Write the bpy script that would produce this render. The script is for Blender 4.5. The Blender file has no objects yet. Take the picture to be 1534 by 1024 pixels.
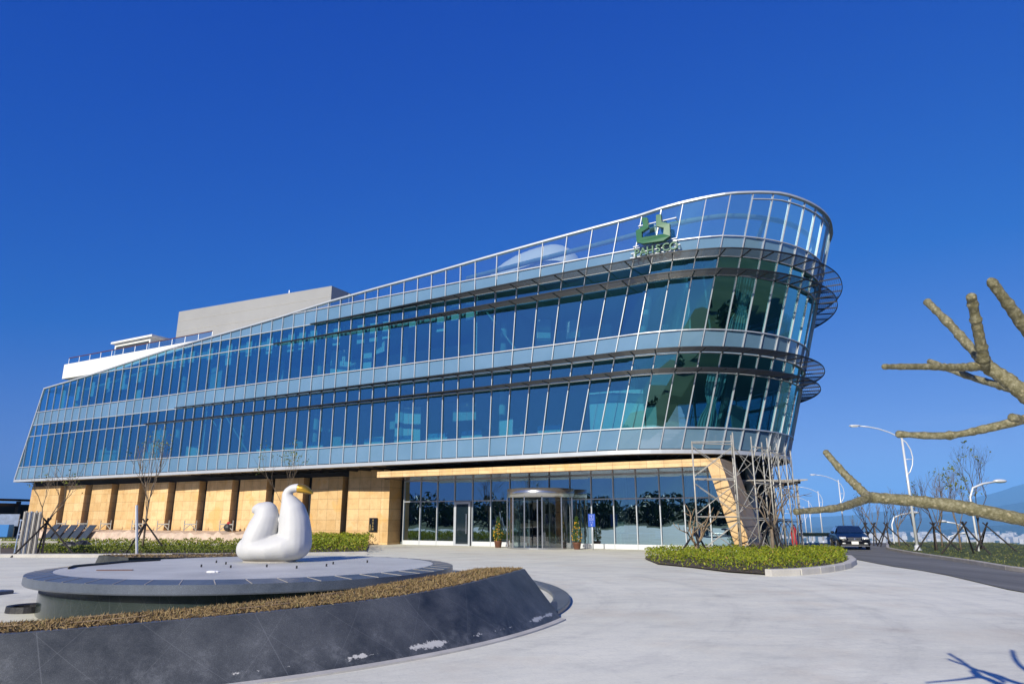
import bpy, bmesh, math, random
import numpy as np
from mathutils import Vector, Matrix
R_ = math.radians
random.seed(7); rng = np.random.default_rng(7)
scene = bpy.context.scene
COL = scene.collection

# ------------------------------------------------------------ camera, sky, sun, exposure
EYE = 1.6; FPX = 1022.0; HOR = 776.0
PITCH = math.atan((HOR-512)/FPX)
cam = bpy.data.cameras.new('camera'); camo = bpy.data.objects.new('camera', cam); COL.objects.link(camo)
cam.sensor_width = 36.0; cam.lens = 36.0*FPX/1534.0; cam.clip_start = 0.05; cam.clip_end = 90000
camo.location = (0, 0, EYE); camo.rotation_euler = (math.pi/2+PITCH, 0, 0)
scene.camera = camo
SUN_EL = R_(27); SUN_AZ = R_(-29)       # azimuth from straight behind the camera, negative = from the left
TO_SUN = Vector((math.sin(SUN_AZ)*math.cos(SUN_EL), -math.cos(SUN_AZ)*math.cos(SUN_EL), math.sin(SUN_EL)))
w = bpy.data.worlds.new('World'); scene.world = w; w.use_nodes = True
nt = w.node_tree; bg = nt.nodes['Background']
sky = nt.nodes.new('ShaderNodeTexSky'); sky.sky_type = 'NISHITA'; sky.sun_disc = False
sky.sun_elevation = SUN_EL; sky.sun_rotation = math.atan2(TO_SUN.x, TO_SUN.y); sky.altitude = 200
sky.air_density = 0.6; sky.dust_density = 0.35; sky.ozone_density = 10.0
# the photograph was taken through a polariser: grade the sky's own radiance channel by channel
def wm(op, a, b_):
    x = nt.nodes.new('ShaderNodeMath'); x.operation = op
    for k, v in enumerate((a, b_)):
        if isinstance(v, (int, float)): x.inputs[k].default_value = v
        else: nt.links.new(v, x.inputs[k])
    return x.outputs[0]
sp_ = nt.nodes.new('ShaderNodeSeparateColor'); nt.links.new(sky.outputs[0], sp_.inputs[0]); cb_ = nt.nodes.new('ShaderNodeCombineColor')
s125 = [wm('MULTIPLY', sp_.outputs[k], .125) for k in range(3)]
gr_ = wm('MULTIPLY', wm('POWER', s125[1], .90), 3.62)
rd_ = wm('MAXIMUM', wm('MULTIPLY', wm('SUBTRACT', wm('MULTIPLY', wm('POWER', s125[0], .85), .95), .088), 8), .004)
nt.links.new(wm('MINIMUM', rd_, wm('MULTIPLY', gr_, .62)), cb_.inputs[0]); nt.links.new(gr_, cb_.inputs[1])
nt.links.new(wm('MULTIPLY', wm('POWER', s125[2], .32), 4.35), cb_.inputs[2])
tc_ = nt.nodes.new('ShaderNodeTexCoord'); sv = nt.nodes.new('ShaderNodeSeparateXYZ'); nt.links.new(tc_.outputs['Generated'], sv.inputs[0])
mpw = nt.nodes.new('ShaderNodeMapping'); mpw.inputs['Scale'].default_value = (5, 5, 42); nt.links.new(tc_.outputs['Generated'], mpw.inputs[0])
nzw = nt.nodes.new('ShaderNodeTexNoise'); nzw.inputs['Scale'].default_value = 1.3; nzw.inputs['Detail'].default_value = 7; nt.links.new(mpw.outputs[0], nzw.inputs['Vector'])
def band(src, a, b_, c_, d):
    r = nt.nodes.new('ShaderNodeValToRGB'); e = r.color_ramp.elements; e[0].position = a; e[0].color = (0, 0, 0, 1); e[1].position = d; e[1].color = (0, 0, 0, 1)
    for p in (b_, c_): q = e.new(p); q.color = (1, 1, 1, 1)
    nt.links.new(src, r.inputs[0]); return r.outputs[0]
cf = wm('MULTIPLY', wm('MULTIPLY', band(sv.outputs[2], .065, .09, .105, .14), band(sv.outputs[0], .46, .6, .8, 1.0)), wm('MULTIPLY', band(nzw.outputs[0], .46, .72, .9, 1.0), .42))
mc = nt.nodes.new('ShaderNodeMix'); mc.data_type = 'RGBA'; nt.links.new(cf, mc.inputs[0]); nt.links.new(cb_.outputs[0], mc.inputs[6]); mc.inputs[7].default_value = (3.4, 3.9, 5.2, 1)
nt.links.new(mc.outputs[2], bg.inputs[0])
bg.inputs[1].default_value = 0.125
sl = bpy.data.lights.new('sun', 'SUN'); sl.energy = 5.0; sl.angle = R_(0.5); sl.color = (1, .94, .80)
so = bpy.data.objects.new('sun', sl); COL.objects.link(so); so.location = (0, 0, 60)
so.rotation_euler = TO_SUN.to_track_quat('Z', 'Y').to_euler()
scene.view_settings.view_transform = 'Standard'; scene.view_settings.look = 'None'
scene.view_settings.exposure = 0.38; scene.view_settings.gamma = 1
scene.cycles.max_bounces = 8; scene.cycles.transparent_max_bounces = 16
scene.cycles.glossy_bounces = 4; scene.cycles.diffuse_bounces = 3; scene.cycles.transmission_bounces = 6
scene.cycles.caustics_reflective = False; scene.cycles.caustics_refractive = False
scene.cycles.sample_clamp_indirect = 4.0

# ------------------------------------------------------------ ground shape and plotting helpers
def sm(t):
    t = min(1.0, max(0.0, t)); return t*t*(3-2*t)
def g(x, y):
    z = -.2*sm((y-18)/25)
    k = sm((x-9)/7)
    z -= k*(.007*max(0, y-26) + .026*max(0, y-60))
    e = x-(0.52*y+9.5)
    if y > -40 and e > 0: z -= .30*min(e, 6)*min(1, e/6)*.5 + .42*max(0, e-6)*sm((y+40)/40)
    if y > 230: z -= .4*(y-230)
    if y < -60: z += .035*(-60-y) if y > -400 else 12
    return max(z, -120.0)
def ray(x, y):
    c, s = math.cos(PITCH), math.sin(PITCH); v = (512-y)/FPX; dy = c-v*s
    return (x-767)/FPX/dy, (s+v*c)/dy
def at_z(x, y, z):
    a, b = ray(x, y); Y = (z-EYE)/b; return a*Y, Y
def at_Y(x, y, Y):
    a, b = ray(x, y); return Vector((a*Y, Y, EYE+b*Y))
def gnd(x, y):
    z = 0.0
    for _ in range(60):
        q = at_z(x, y, z); z = .5*z+.5*g(*q)
    return Vector((q[0], q[1], z))
def proj(p):
    c, s = math.cos(PITCH), math.sin(PITCH); z = p[2]-EYE; d = p[1]*c+z*s
    return 767+FPX*p[0]/d, 512-FPX*(-p[1]*s+z*c)/d

# ------------------------------------------------------------ materials
MATS = {}
def mat(name, col, rough=.6, metal=0.0, var=.0, vscale=3.0, bump=0.0, bscale=40.0, spec=.5, coat=0.0, stretch=None, emit=None):
    m = bpy.data.materials.new(name); m.use_nodes = True; n = m.node_tree; b = n.nodes['Principled BSDF']
    b.inputs['Base Color'].default_value = (*col, 1); b.inputs['Roughness'].default_value = rough
    b.inputs['Metallic'].default_value = metal; b.inputs['Specular IOR Level'].default_value = spec
    b.inputs['Coat Weight'].default_value = coat
    tc = n.nodes.new('ShaderNodeTexCoord'); src = tc.outputs['Object']
    if stretch:
        mp = n.nodes.new('ShaderNodeMapping'); mp.inputs['Scale'].default_value = stretch
        n.links.new(src, mp.inputs[0]); src = mp.outputs[0]
    if var > 0:
        nz = n.nodes.new('ShaderNodeTexNoise'); nz.inputs['Scale'].default_value = vscale; nz.inputs['Detail'].default_value = 6
        nz.inputs['Roughness'].default_value = .62
        n.links.new(src, nz.inputs['Vector'])
        mr = n.nodes.new('ShaderNodeMapRange'); mr.inputs[1].default_value = .3; mr.inputs[2].default_value = .7
        mr.inputs[3].default_value = 1-var; mr.inputs[4].default_value = 1+var
        n.links.new(nz.outputs[0], mr.inputs[0])
        mx = n.nodes.new('ShaderNodeMix'); mx.data_type = 'RGBA'; mx.blend_type = 'MULTIPLY'; mx.inputs[0].default_value = 1
        mx.inputs[6].default_value = (*col, 1); n.links.new(mr.outputs[0], mx.inputs[7])
        n.links.new(mx.outputs[2], b.inputs['Base Color'])
    if bump > 0:
        nb = n.nodes.new('ShaderNodeTexNoise'); nb.inputs['Scale'].default_value = bscale; nb.inputs['Detail'].default_value = 4
        n.links.new(src, nb.inputs['Vector'])
        bp = n.nodes.new('ShaderNodeBump'); bp.inputs['Strength'].default_value = bump; bp.inputs['Distance'].default_value = .02
        n.links.new(nb.outputs[0], bp.inputs['Height']); n.links.new(bp.outputs[0], b.inputs['Normal'])
    if emit:
        b.inputs['Emission Color'].default_value = (*emit, 1); b.inputs['Emission Strength'].default_value = 1
    MATS[name] = m; return m
def leafmat(name, c1, c2, c3=None, rough=.55, trans=.25):
    m = bpy.data.materials.new(name); m.use_nodes = True; n = m.node_tree; b = n.nodes['Principled BSDF']
    ge = n.nodes.new('ShaderNodeNewGeometry'); cr = n.nodes.new('ShaderNodeValToRGB')
    cr.color_ramp.elements[0].color = (*c1, 1); cr.color_ramp.elements[1].color = (*c2, 1)
    if c3:
        e = cr.color_ramp.elements.new(.9); e.color = (*c2, 1); cr.color_ramp.elements[-1].color = (*c3, 1)
    n.links.new(ge.outputs['Random Per Island'], cr.inputs[0]); n.links.new(cr.outputs[0], b.inputs['Base Color'])
    b.inputs['Roughness'].default_value = rough; b.inputs['Specular IOR Level'].default_value = .3
    tr = n.nodes.new('ShaderNodeBsdfTranslucent'); n.links.new(cr.outputs[0], tr.inputs[0])
    ms = n.nodes.new('ShaderNodeMixShader'); ms.inputs[0].default_value = trans
    n.links.new(b.outputs[0], ms.inputs[1]); n.links.new(tr.outputs[0], ms.inputs[2])
    n.links.new(ms.outputs[0], n.nodes['Material Output'].inputs[0]); MATS[name] = m; return m
def glassmat(name, tint, refl0=.1, refl1=.85, rough=.0, gloss=(1, 1, 1), ior=1.6):
    m = bpy.data.materials.new(name); m.use_nodes = True; n = m.node_tree; n.nodes.remove(n.nodes['Principled BSDF'])
    tr = n.nodes.new('ShaderNodeBsdfTransparent'); tr.inputs[0].default_value = (*tint, 1)
    gl = n.nodes.new('ShaderNodeBsdfGlossy'); gl.inputs['Color'].default_value = (*gloss, 1); gl.inputs['Roughness'].default_value = rough
    lw = n.nodes.new('ShaderNodeLayerWeight'); lw.inputs[0].default_value = .35
    mr = n.nodes.new('ShaderNodeMapRange'); mr.inputs[3].default_value = refl0; mr.inputs[4].default_value = refl1
    n.links.new(lw.outputs['Facing'], mr.inputs[0])
    # slow ripple of the pane so that reflections waver
    tc = n.nodes.new('ShaderNodeTexCoord'); nz = n.nodes.new('ShaderNodeTexNoise'); nz.inputs['Scale'].default_value = .9; nz.inputs['Detail'].default_value = 1
    bp = n.nodes.new('ShaderNodeBump'); bp.inputs['Strength'].default_value = .25; bp.inputs['Distance'].default_value = .012
    n.links.new(tc.outputs['Object'], nz.inputs['Vector']); n.links.new(nz.outputs[0], bp.inputs['Height']); n.links.new(bp.outputs[0], gl.inputs['Normal'])
    ms = n.nodes.new('ShaderNodeMixShader'); n.links.new(mr.outputs[0], ms.inputs[0])
    n.links.new(tr.outputs[0], ms.inputs[1]); n.links.new(gl.outputs[0], ms.inputs[2])
    n.links.new(ms.outputs[0], n.nodes['Material Output'].inputs[0]); MATS[name] = m; return m

M = MATS
mat('aluminium', (.50, .53, .57), .42, .3, var=.06, vscale=1.5)
mat('dark_metal', (.016, .018, .022), .5, .0, spec=.3)
mat('steel', (.55, .56, .57), .22, .9, var=.08, vscale=2, stretch=(6, 6, .4))
mat('soffit_black', (.012, .012, .014), .6)
mat('plaster', (.31, .312, .315), .85, var=.05, vscale=.35, bump=.1)
mat('white_paint', (.78, .77, .73), .6, var=.04, vscale=.5)
mat('interior', (.50, .57, .57), .8, var=.12, vscale=.4)
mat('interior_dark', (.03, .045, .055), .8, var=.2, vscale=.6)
mat('ceiling_panel', (.5, .55, .55), .8)
mat('blind', (.85, .88, .87), .8)
mat('curtain_cloth', (.6, .7, .72), .9, var=.1, vscale=6, stretch=(6, 6, .3))
mat('swan_white', (.56, .56, .555), .55, var=.045, vscale=1.6, bump=.07, bscale=14, spec=.35)
mat('gold', (.80, .46, .06), .28, .85, var=.1, vscale=4)
mat('emblem_green', (.022, .125, .055), .4, var=.06, vscale=1.2)
mat('pipe_green', (.48, .62, .58), .45, var=.05)
mat('handrail_red', (.16, .06, .05), .4, .4)
mat('granite_top', (.50, .50, .475), .55, var=.16, vscale=.9, bump=.05, bscale=60)
mat('bark', (.17, .13, .09), .85, var=.3, vscale=9, bump=.5, bscale=30)
mat('bark_dark', (.075, .06, .052), .9, var=.3, vscale=6)
mat('twig_tan', (.30, .21, .12), .8, var=.2, vscale=5)
mat('stake_wood', (.022, .018, .017), .85, var=.3, vscale=8)
mat('scaffold_steel', (.42, .405, .36), .55, .35, var=.25, vscale=3)
mat('lamp_white', (.66, .68, .70), .4, .2, var=.04)
mat('concrete', (.48, .46, .42), .85, var=.14, vscale=1.6, bump=.25, bscale=25)
mat('kerb_stone', (.40, .37, .33), .85, var=.2, vscale=1.2, bump=.3, bscale=20)
mat('rubble', (.52, .40, .31), .9, var=.25, vscale=1.5, bump=.8, bscale=6)
mat('soil', (.09, .065, .045), .95, var=.3, vscale=3, bump=.6, bscale=14)
mat('car_paint', (.002, .003, .007), .3, .0, coat=.25, spec=.25)
mat('tyre', (.012, .012, .012), .8)
mat('plate_white', (.75, .75, .72), .5)
mat('chrome', (.7, .7, .72), .15, .95)
mat('headlight_glass', (.75, .76, .74), .12, .2, coat=1)
mat('sign_blue', (.012, .07, .42), .4)
mat('sign_white', (.8, .8, .8), .5)
mat('terracotta', (.14, .055, .03), .5, var=.15)
mat('slate_panel', (.035, .045, .06), .45, var=.2, vscale=1.5)
mat('black_plastic', (.02, .02, .022), .5, bump=.4, bscale=14)
mat('bundle_grey', (.34, .32, .29), .7, var=.25, vscale=3)
mat('bundle_blue', (.25, .32, .46), .6, var=.2)
mat('blue_cloth', (.03, .16, .42), .8)
mat('red_paint', (.42, .03, .03), .5)
mat('yellow_paint', (.55, .42, .12), .6)
mat('plaque_black', (.01, .011, .014), .25)
mat('plaque_gold', (.62, .44, .16), .4, .3)
mat('far_house', (.5, .48, .46), .9, var=.2, vscale=.02)
leafmat('hedge_leaf', (.11, .17, .012), (.33, .36, .02), (.32, .20, .06))
leafmat('hedge_green', (.08, .13, .015), (.25, .27, .04))
leafmat('tree_leaf', (.012, .03, .01), (.04, .075, .022), trans=.15)
leafmat('pot_leaf', (.03, .085, .015), (.10, .17, .03))
leafmat('pot_fruit', (.55, .28, .02), (.7, .42, .03), trans=.0)
leafmat('dry_grass', (.16, .10, .045), (.36, .26, .12), (.11, .12, .035), trans=.1)
leafmat('verge_grass', (.11, .14, .03), (.24, .24, .07), (.32, .25, .11))
glassmat('vision_glass', (.30, .68, .77), .42, .94, gloss=(.44, .94, 1.0))
glassmat('lobby_glass', (.30, .46, .48), .52, .95, gloss=(.62, .88, 1.0))
glassmat('parapet_glass', (.66, .86, .90), .58, .92, gloss=(.70, 1, 1.0))
glassmat('clear_glass', (.62, .7, .7), .12, .8)
mat('car_glass', (.01, .02, .03), .06, .0, coat=1, spec=1)
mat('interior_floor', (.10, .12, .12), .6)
# special surfaces -------------------------------------------------------------------
D = Vector((.87699594, -.48049778, 0)); NI = Vector((.48049778, .87699594, 0)); E0 = Vector((4.8026, 38.9573, 0))
ANG = math.atan2(D.y, D.x)
def nodes(name, rough=.6, spec=.5):
    m = bpy.data.materials.new(name); m.use_nodes = True; n = m.node_tree; b = n.nodes['Principled BSDF']
    b.inputs['Roughness'].default_value = rough; b.inputs['Specular IOR Level'].default_value = spec; MATS[name] = m
    def N(t, **k):
        x = n.nodes.new(t)
        for a, v in k.items():
            if a.startswith('i'):
                key = a[1:]; x.inputs[int(key) if key.isdigit() else key.replace('_', ' ')].default_value = v
            else: setattr(x, a, v)
        return x
    def L(a, c): n.links.new(a, c)
    return m, n, b, N, L
def noise(N, L, src, scale, detail=5, rough=.6):
    x = N('ShaderNodeTexNoise'); x.inputs['Scale'].default_value = scale; x.inputs['Detail'].default_value = detail; x.inputs['Roughness'].default_value = rough
    L(src, x.inputs['Vector']); return x.outputs[0]
def rampn(N, L, src, stops):
    x = N('ShaderNodeValToRGB'); e = x.color_ramp.elements
    while len(e) < len(stops): e.new(.5)
    for q, (p, c) in zip(e, stops): q.position = p; q.color = (*c, 1) if len(c) == 3 else c
    L(src, x.inputs[0]); return x.outputs[0]
def mixc(N, L, fac, a, b_, mode='MIX'):
    x = N('ShaderNodeMix', data_type='RGBA', blend_type=mode)
    for s, v in ((0, fac), (6, a), (7, b_)):
        if isinstance(v, (int, float)): x.inputs[s].default_value = v
        elif isinstance(v, tuple): x.inputs[s].default_value = (*v, 1)
        else: L(v, x.inputs[s])
    return x.outputs[2]
def math_(N, L, op, a, b_=None):
    x = N('ShaderNodeMath', operation=op)
    for s, v in ((0, a), (1, b_)):
        if v is None: continue
        if isinstance(v, (int, float)): x.inputs[s].default_value = v
        else: L(v, x.inputs[s])
    return x.outputs[0]
def wall_uv(N, L, ang):
    tc = N('ShaderNodeTexCoord'); mp = N('ShaderNodeMapping'); mp.inputs['Rotation'].default_value = (0, 0, -ang)
    L(tc.outputs['Object'], mp.inputs[0]); sx = N('ShaderNodeSeparateXYZ'); L(mp.outputs[0], sx.inputs[0])
    cb = N('ShaderNodeCombineXYZ'); L(sx.outputs[0], cb.inputs[0]); L(sx.outputs[2], cb.inputs[1]); return tc.outputs['Object'], cb.outputs[0]
# sandstone cladding
m, n, b, N, L = nodes('sandstone', .55, .4)
obj_, uv = wall_uv(N, L, ANG)
br = N('ShaderNodeTexBrick', offset=0.0); br.inputs['Scale'].default_value = 1; br.inputs['Mortar Size'].default_value = .009
br.inputs['Brick Width'].default_value = .98; br.inputs['Row Height'].default_value = .75
br.inputs['Color1'].default_value = (.66, .44, .205, 1); br.inputs['Color2'].default_value = (.75, .535, .285, 1); br.inputs['Mortar'].default_value = (.22, .14, .07, 1)
br.inputs['Bias'].default_value = -.1
L(uv, br.inputs['Vector'])
n1 = noise(N, L, obj_, 1.3, 8, .7); n2 = noise(N, L, obj_, 14, 3)
c = mixc(N, L, 1.0, br.outputs[0], rampn(N, L, n1, [(.3, (.80, .74, .66)), (.55, (1, 1, 1)), (.75, (1.1, 1.06, .98))]), 'MULTIPLY')
oi = N('ShaderNodeObjectInfo'); c = mixc(N, L, 1.0, c, rampn(N, L, oi.outputs['Random'], [(0, (.90, .87, .82)), (.5, (1, 1, 1)), (1, (1.06, 1.05, 1.06))]), 'MULTIPLY')
n3 = noise(N, L, obj_, .55, 3); c = mixc(N, L, rampn(N, L, n3, [(.60, (0, 0, 0)), (.66, (.5, .5, .5))]), c, (.66, .38, .11))
c = mixc(N, L, 1.0, c, rampn(N, L, n2, [(.3, (.93, .93, .93)), (.7, (1.05, 1.05, 1.05))]), 'MULTIPLY')
L(c, b.inputs['Base Color'])
# grey-blue spandrel glass: dark enamelled pane with a clean face
m, n, b, N, L = nodes('spandrel_glass', .10, .8)
tc = N('ShaderNodeTexCoord'); nz = noise(N, L, tc.outputs['Object'], .35, 3)
ge = N('ShaderNodeNewGeometry')
c = mixc(N, L, 1.0, rampn(N, L, nz, [(.3, (.125, .235, .34)), (.7, (.16, .28, .40))]), rampn(N, L, ge.outputs['Random Per Island'], [(0, (.9, .9, .9)), (1, (1.08, 1.08, 1.08))]), 'MULTIPLY')
L(c, b.inputs['Base Color']); b.inputs['Coat Weight'].default_value = 1; b.inputs['Coat IOR'].default_value = 2.0; b.inputs['Coat Roughness'].default_value = .03
# brown reflective soffit panels over the entrance
m, n, b, N, L = nodes('soffit_bronze', .16, .8)
tc = N('ShaderNodeTexCoord'); L(rampn(N, L, noise(N, L, tc.outputs['Object'], 1.5), [(.3, (.16, .085, .055)), (.7, (.27, .16, .11))]), b.inputs['Base Color'])
b.inputs['Coat Weight'].default_value = .15
# plaza: pale trowelled concrete pavers with streaks, tyre dust and warm stains
m, n, b, N, L = nodes('plaza_paving', .75, .35)
tc = N('ShaderNodeTexCoord'); o_ = tc.outputs['Object']
mp = N('ShaderNodeMapping'); mp.inputs['Rotation'].default_value = (0, 0, R_(12)); mp.inputs['Scale'].default_value = (.5, 1.2, 1); L(o_, mp.inputs[0])
big = noise(N, L, o_, .16, 6, .65); streak = noise(N, L, mp.outputs[0], 1.1, 8, .7); fine = noise(N, L, o_, 30, 4, .7); warm = noise(N, L, o_, .45, 4, .6)
c = rampn(N, L, big, [(.3, (.60, .585, .49)), (.5, (.71, .695, .585)), (.72, (.79, .77, .65))])
c = mixc(N, L, 1.0, c, rampn(N, L, streak, [(.28, (.78, .79, .80)), (.45, (.98, .98, .98)), (.75, (1.12, 1.11, 1.08))]), 'MULTIPLY')
c = mixc(N, L, 1.0, c, rampn(N, L, fine, [(.3, (.93, .93, .93)), (.7, (1.06, 1.06, 1.06))]), 'MULTIPLY')
c = mixc(N, L, math_(N, L, 'MULTIPLY', rampn(N, L, warm, [(.52, (0, 0, 0)), (.75, (1, 1, 1))]), .5), c, (.58, .49, .36))
mp2 = N('ShaderNodeMapping'); mp2.inputs['Rotation'].default_value = (0, 0, R_(-16)); L(o_, mp2.inputs[0])
bk = N('ShaderNodeTexBrick', offset=.5); bk.inputs['Brick Width'].default_value = .4; bk.inputs['Row Height'].default_value = .2; bk.inputs['Scale'].default_value = 1
bk.inputs['Mortar Size'].default_value = .004; bk.inputs['Color1'].default_value = (1, 1, 1, 1); bk.inputs['Color2'].default_value = (.95, .95, .95, 1); bk.inputs['Mortar'].default_value = (.62, .62, .62, 1)
L(mp2.outputs[0], bk.inputs['Vector'])
rad_ = N('ShaderNodeVectorMath', operation='DISTANCE'); L(o_, rad_.inputs[0]); rad_.inputs[1].default_value = (-7, 16, 0)
cbr = N('ShaderNodeCombineXYZ'); L(math_(N, L, 'MULTIPLY', rad_.outputs['Value'], 1.5), cbr.inputs[0]); L(math_(N, L, 'MULTIPLY', big, 5.0), cbr.inputs[1])
c = mixc(N, L, 1.0, c, rampn(N, L, noise(N, L, cbr.outputs[0], .9, 6, .7), [(.30, (.84, .84, .85)), (.48, (1, 1, 1)), (.72, (1.09, 1.08, 1.06))]), 'MULTIPLY')
spl = noise(N, L, o_, 1.7, 9, .78)
c = mixc(N, L, 1.0, c, rampn(N, L, spl, [(.30, (.80, .81, .83)), (.42, (1, 1, 1))]), 'MULTIPLY')
patch = rampn(N, L, noise(N, L, o_, .33, 5, .7), [(.45, (0, 0, 0)), (.62, (1, 1, 1))])
c = mixc(N, L, math_(N, L, 'MULTIPLY', patch, .55), c, mixc(N, L, 1.0, c, bk.outputs[0], 'MULTIPLY'))
L(c, b.inputs['Base Color'])
bp = N('ShaderNodeBump'); bp.inputs['Strength'].default_value = .12; bp.inputs['Distance'].default_value = .02; L(fine, bp.inputs['Height']); L(bp.outputs[0], b.inputs['Normal'])
# asphalt
m, n, b, N, L = nodes('asphalt', .8, .3)
tc = N('ShaderNodeTexCoord'); o_ = tc.outputs['Object']
mp = N('ShaderNodeMapping'); mp.inputs['Rotation'].default_value = (0, 0, R_(25)); mp.inputs['Scale'].default_value = (1.6, .12, 1); L(o_, mp.inputs[0])
c = rampn(N, L, noise(N, L, mp.outputs[0], .7, 6, .65), [(.3, (.11, .108, .10)), (.55, (.165, .162, .15)), (.75, (.25, .243, .225))])
c = mixc(N, L, 1.0, c, rampn(N, L, noise(N, L, o_, 55, 3), [(.3, (.8, .8, .8)), (.7, (1.15, 1.15, 1.15))]), 'MULTIPLY')
L(c, b.inputs['Base Color'])
# terrain: dry grass, darker forest far off
m, n, b, N, L = nodes('terrain_green', .95, .2)
tc = N('ShaderNodeTexCoord'); o_ = tc.outputs['Object']
c = rampn(N, L, noise(N, L, o_, .02, 10, .75), [(.3, (.04, .055, .018)), (.5, (.075, .095, .03)), (.7, (.14, .14, .06))])
c = mixc(N, L, 1.0, c, rampn(N, L, noise(N, L, o_, 3, 5, .7), [(.3, (.7, .7, .7)), (.7, (1.25, 1.25, 1.2))]), 'MULTIPLY')
L(c, b.inputs['Base Color'])
m, n, b, N, L = nodes('forest_hill', .95, .1)
tc = N('ShaderNodeTexCoord'); o_ = tc.outputs['Object']
L(rampn(N, L, noise(N, L, o_, .012, 10, .75), [(.3, (.014, .026, .012)), (.5, (.03, .05, .02)), (.72, (.06, .08, .035))]), b.inputs['Base Color'])
# charcoal granite with slanting joints, dust clouds and mortar splashes
def granite(name, cx, cy, splash, lo=(.020, .025, .028), hi=(.115, .122, .125), joints=True, rough=.42):
    m, n, b, N, L = nodes(name, rough, .45)
    tc = N('ShaderNodeTexCoord'); o_ = tc.outputs['Object']; sx = N('ShaderNodeSeparateXYZ'); L(o_, sx.inputs[0])
    cl = noise(N, L, o_, .8, 9, .72); sp = noise(N, L, o_, 160, 2, .7)
    c = rampn(N, L, cl, [(.34, lo), (.50, tuple((p+q)/2 for p, q in zip(lo, hi))), (.68, hi)])
    c = mixc(N, L, 1.0, c, rampn(N, L, sp, [(.38, (.72, .72, .72)), (.6, (1.15, 1.15, 1.15)), (.72, (2.1, 2.1, 2.1))]), 'MULTIPLY')
    if joints:
        th = math_(N, L, 'ARCTAN2', math_(N, L, 'SUBTRACT', sx.outputs[1], cy), math_(N, L, 'SUBTRACT', sx.outputs[0], cx))
        for k, sl_, th0 in ((9.3, 1.5, .008), (9.3, -1.1, .006), (4.4, .2, .005)):
            u = math_(N, L, 'ADD', math_(N, L, 'MULTIPLY', th, k), math_(N, L, 'MULTIPLY', sx.outputs[2], sl_))
            fr = math_(N, L, 'FRACT', u)
            c = mixc(N, L, math_(N, L, 'MULTIPLY', math_(N, L, 'LESS_THAN', fr, th0), .24), c, (.24, .25, .26))
    if splash:
        mp = N('ShaderNodeMapping'); mp.inputs['Scale'].default_value = (1, 1, .8); L(o_, mp.inputs[0])
        s1 = noise(N, L, mp.outputs[0], 1.35, 3, .5); s2 = noise(N, L, o_, 17, 5, .75)
        hgt = math_(N, L, 'SUBTRACT', math_(N, L, 'ADD', .52, math_(N, L, 'MULTIPLY', sx.outputs[2], 2.2)), 0)
        v = math_(N, L, 'ADD', math_(N, L, 'MULTIPLY', s1, .75), math_(N, L, 'MULTIPLY', s2, .38))
        # splashes form a broken band close to the foot of the wall
        dist = math_(N, L, 'ABSOLUTE', math_(N, L, 'SUBTRACT', sx.outputs[2], .105))
        v = math_(N, L, 'SUBTRACT', v, math_(N, L, 'MULTIPLY', dist, 3.0))
        c = mixc(N, L, rampn(N, L, v, [(.575, (0, 0, 0)), (.60, (1, 1, 1))]), c, (.55, .54, .50))
        v2 = math_(N, L, 'SUBTRACT', math_(N, L, 'MULTIPLY', noise(N, L, o_, 3.2, 8, .8), 1.0), math_(N, L, 'MULTIPLY', sx.outputs[2], .35))
        c = mixc(N, L, math_(N, L, 'MULTIPLY', rampn(N, L, v2, [(.46, (0, 0, 0)), (.66, (1, 1, 1))]), .35), c, (.25, .26, .27))
    L(c, b.inputs['Base Color'])
granite('granite_wall', -8.0, 15.0, True)
granite('granite_polished', -5.12, 14.48, False, lo=(.012, .020, .018), hi=(.03, .042, .038), joints=True, rough=.12)
granite('granite_rim', -5.12, 14.48, False, lo=(.06, .075, .10), hi=(.12, .14, .175), joints=False, rough=.35)
# pale plumeria bark with leaf scars
m, n, b, N, L = nodes('plumeria_bark', .6, .4)
tc = N('ShaderNodeTexCoord'); o_ = tc.outputs['Object']
c = rampn(N, L, noise(N, L, o_, 45, 8, .75), [(.3, (.075, .07, .03)), (.48, (.16, .145, .075)), (.62, (.27, .25, .16)), (.78, (.42, .39, .30))])
vo = N('ShaderNodeTexVoronoi'); vo.inputs['Scale'].default_value = 34; L(o_, vo.inputs['Vector'])
c = mixc(N, L, math_(N, L, 'MULTIPLY', rampn(N, L, vo.outputs['Distance'], [(.12, (1, 1, 1)), (.28, (0, 0, 0))]), .5), c, (.50, .42, .26))
L(c, b.inputs['Base Color'])
bp = N('ShaderNodeBump'); bp.inputs['Strength'].default_value = 1; bp.inputs['Distance'].default_value = .005
L(math_(N, L, 'ADD', noise(N, L, o_, 90, 5, .7), math_(N, L, 'MULTIPLY', vo.outputs['Distance'], -1.0)), bp.inputs['Height']); L(bp.outputs[0], b.inputs['Normal'])

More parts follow.
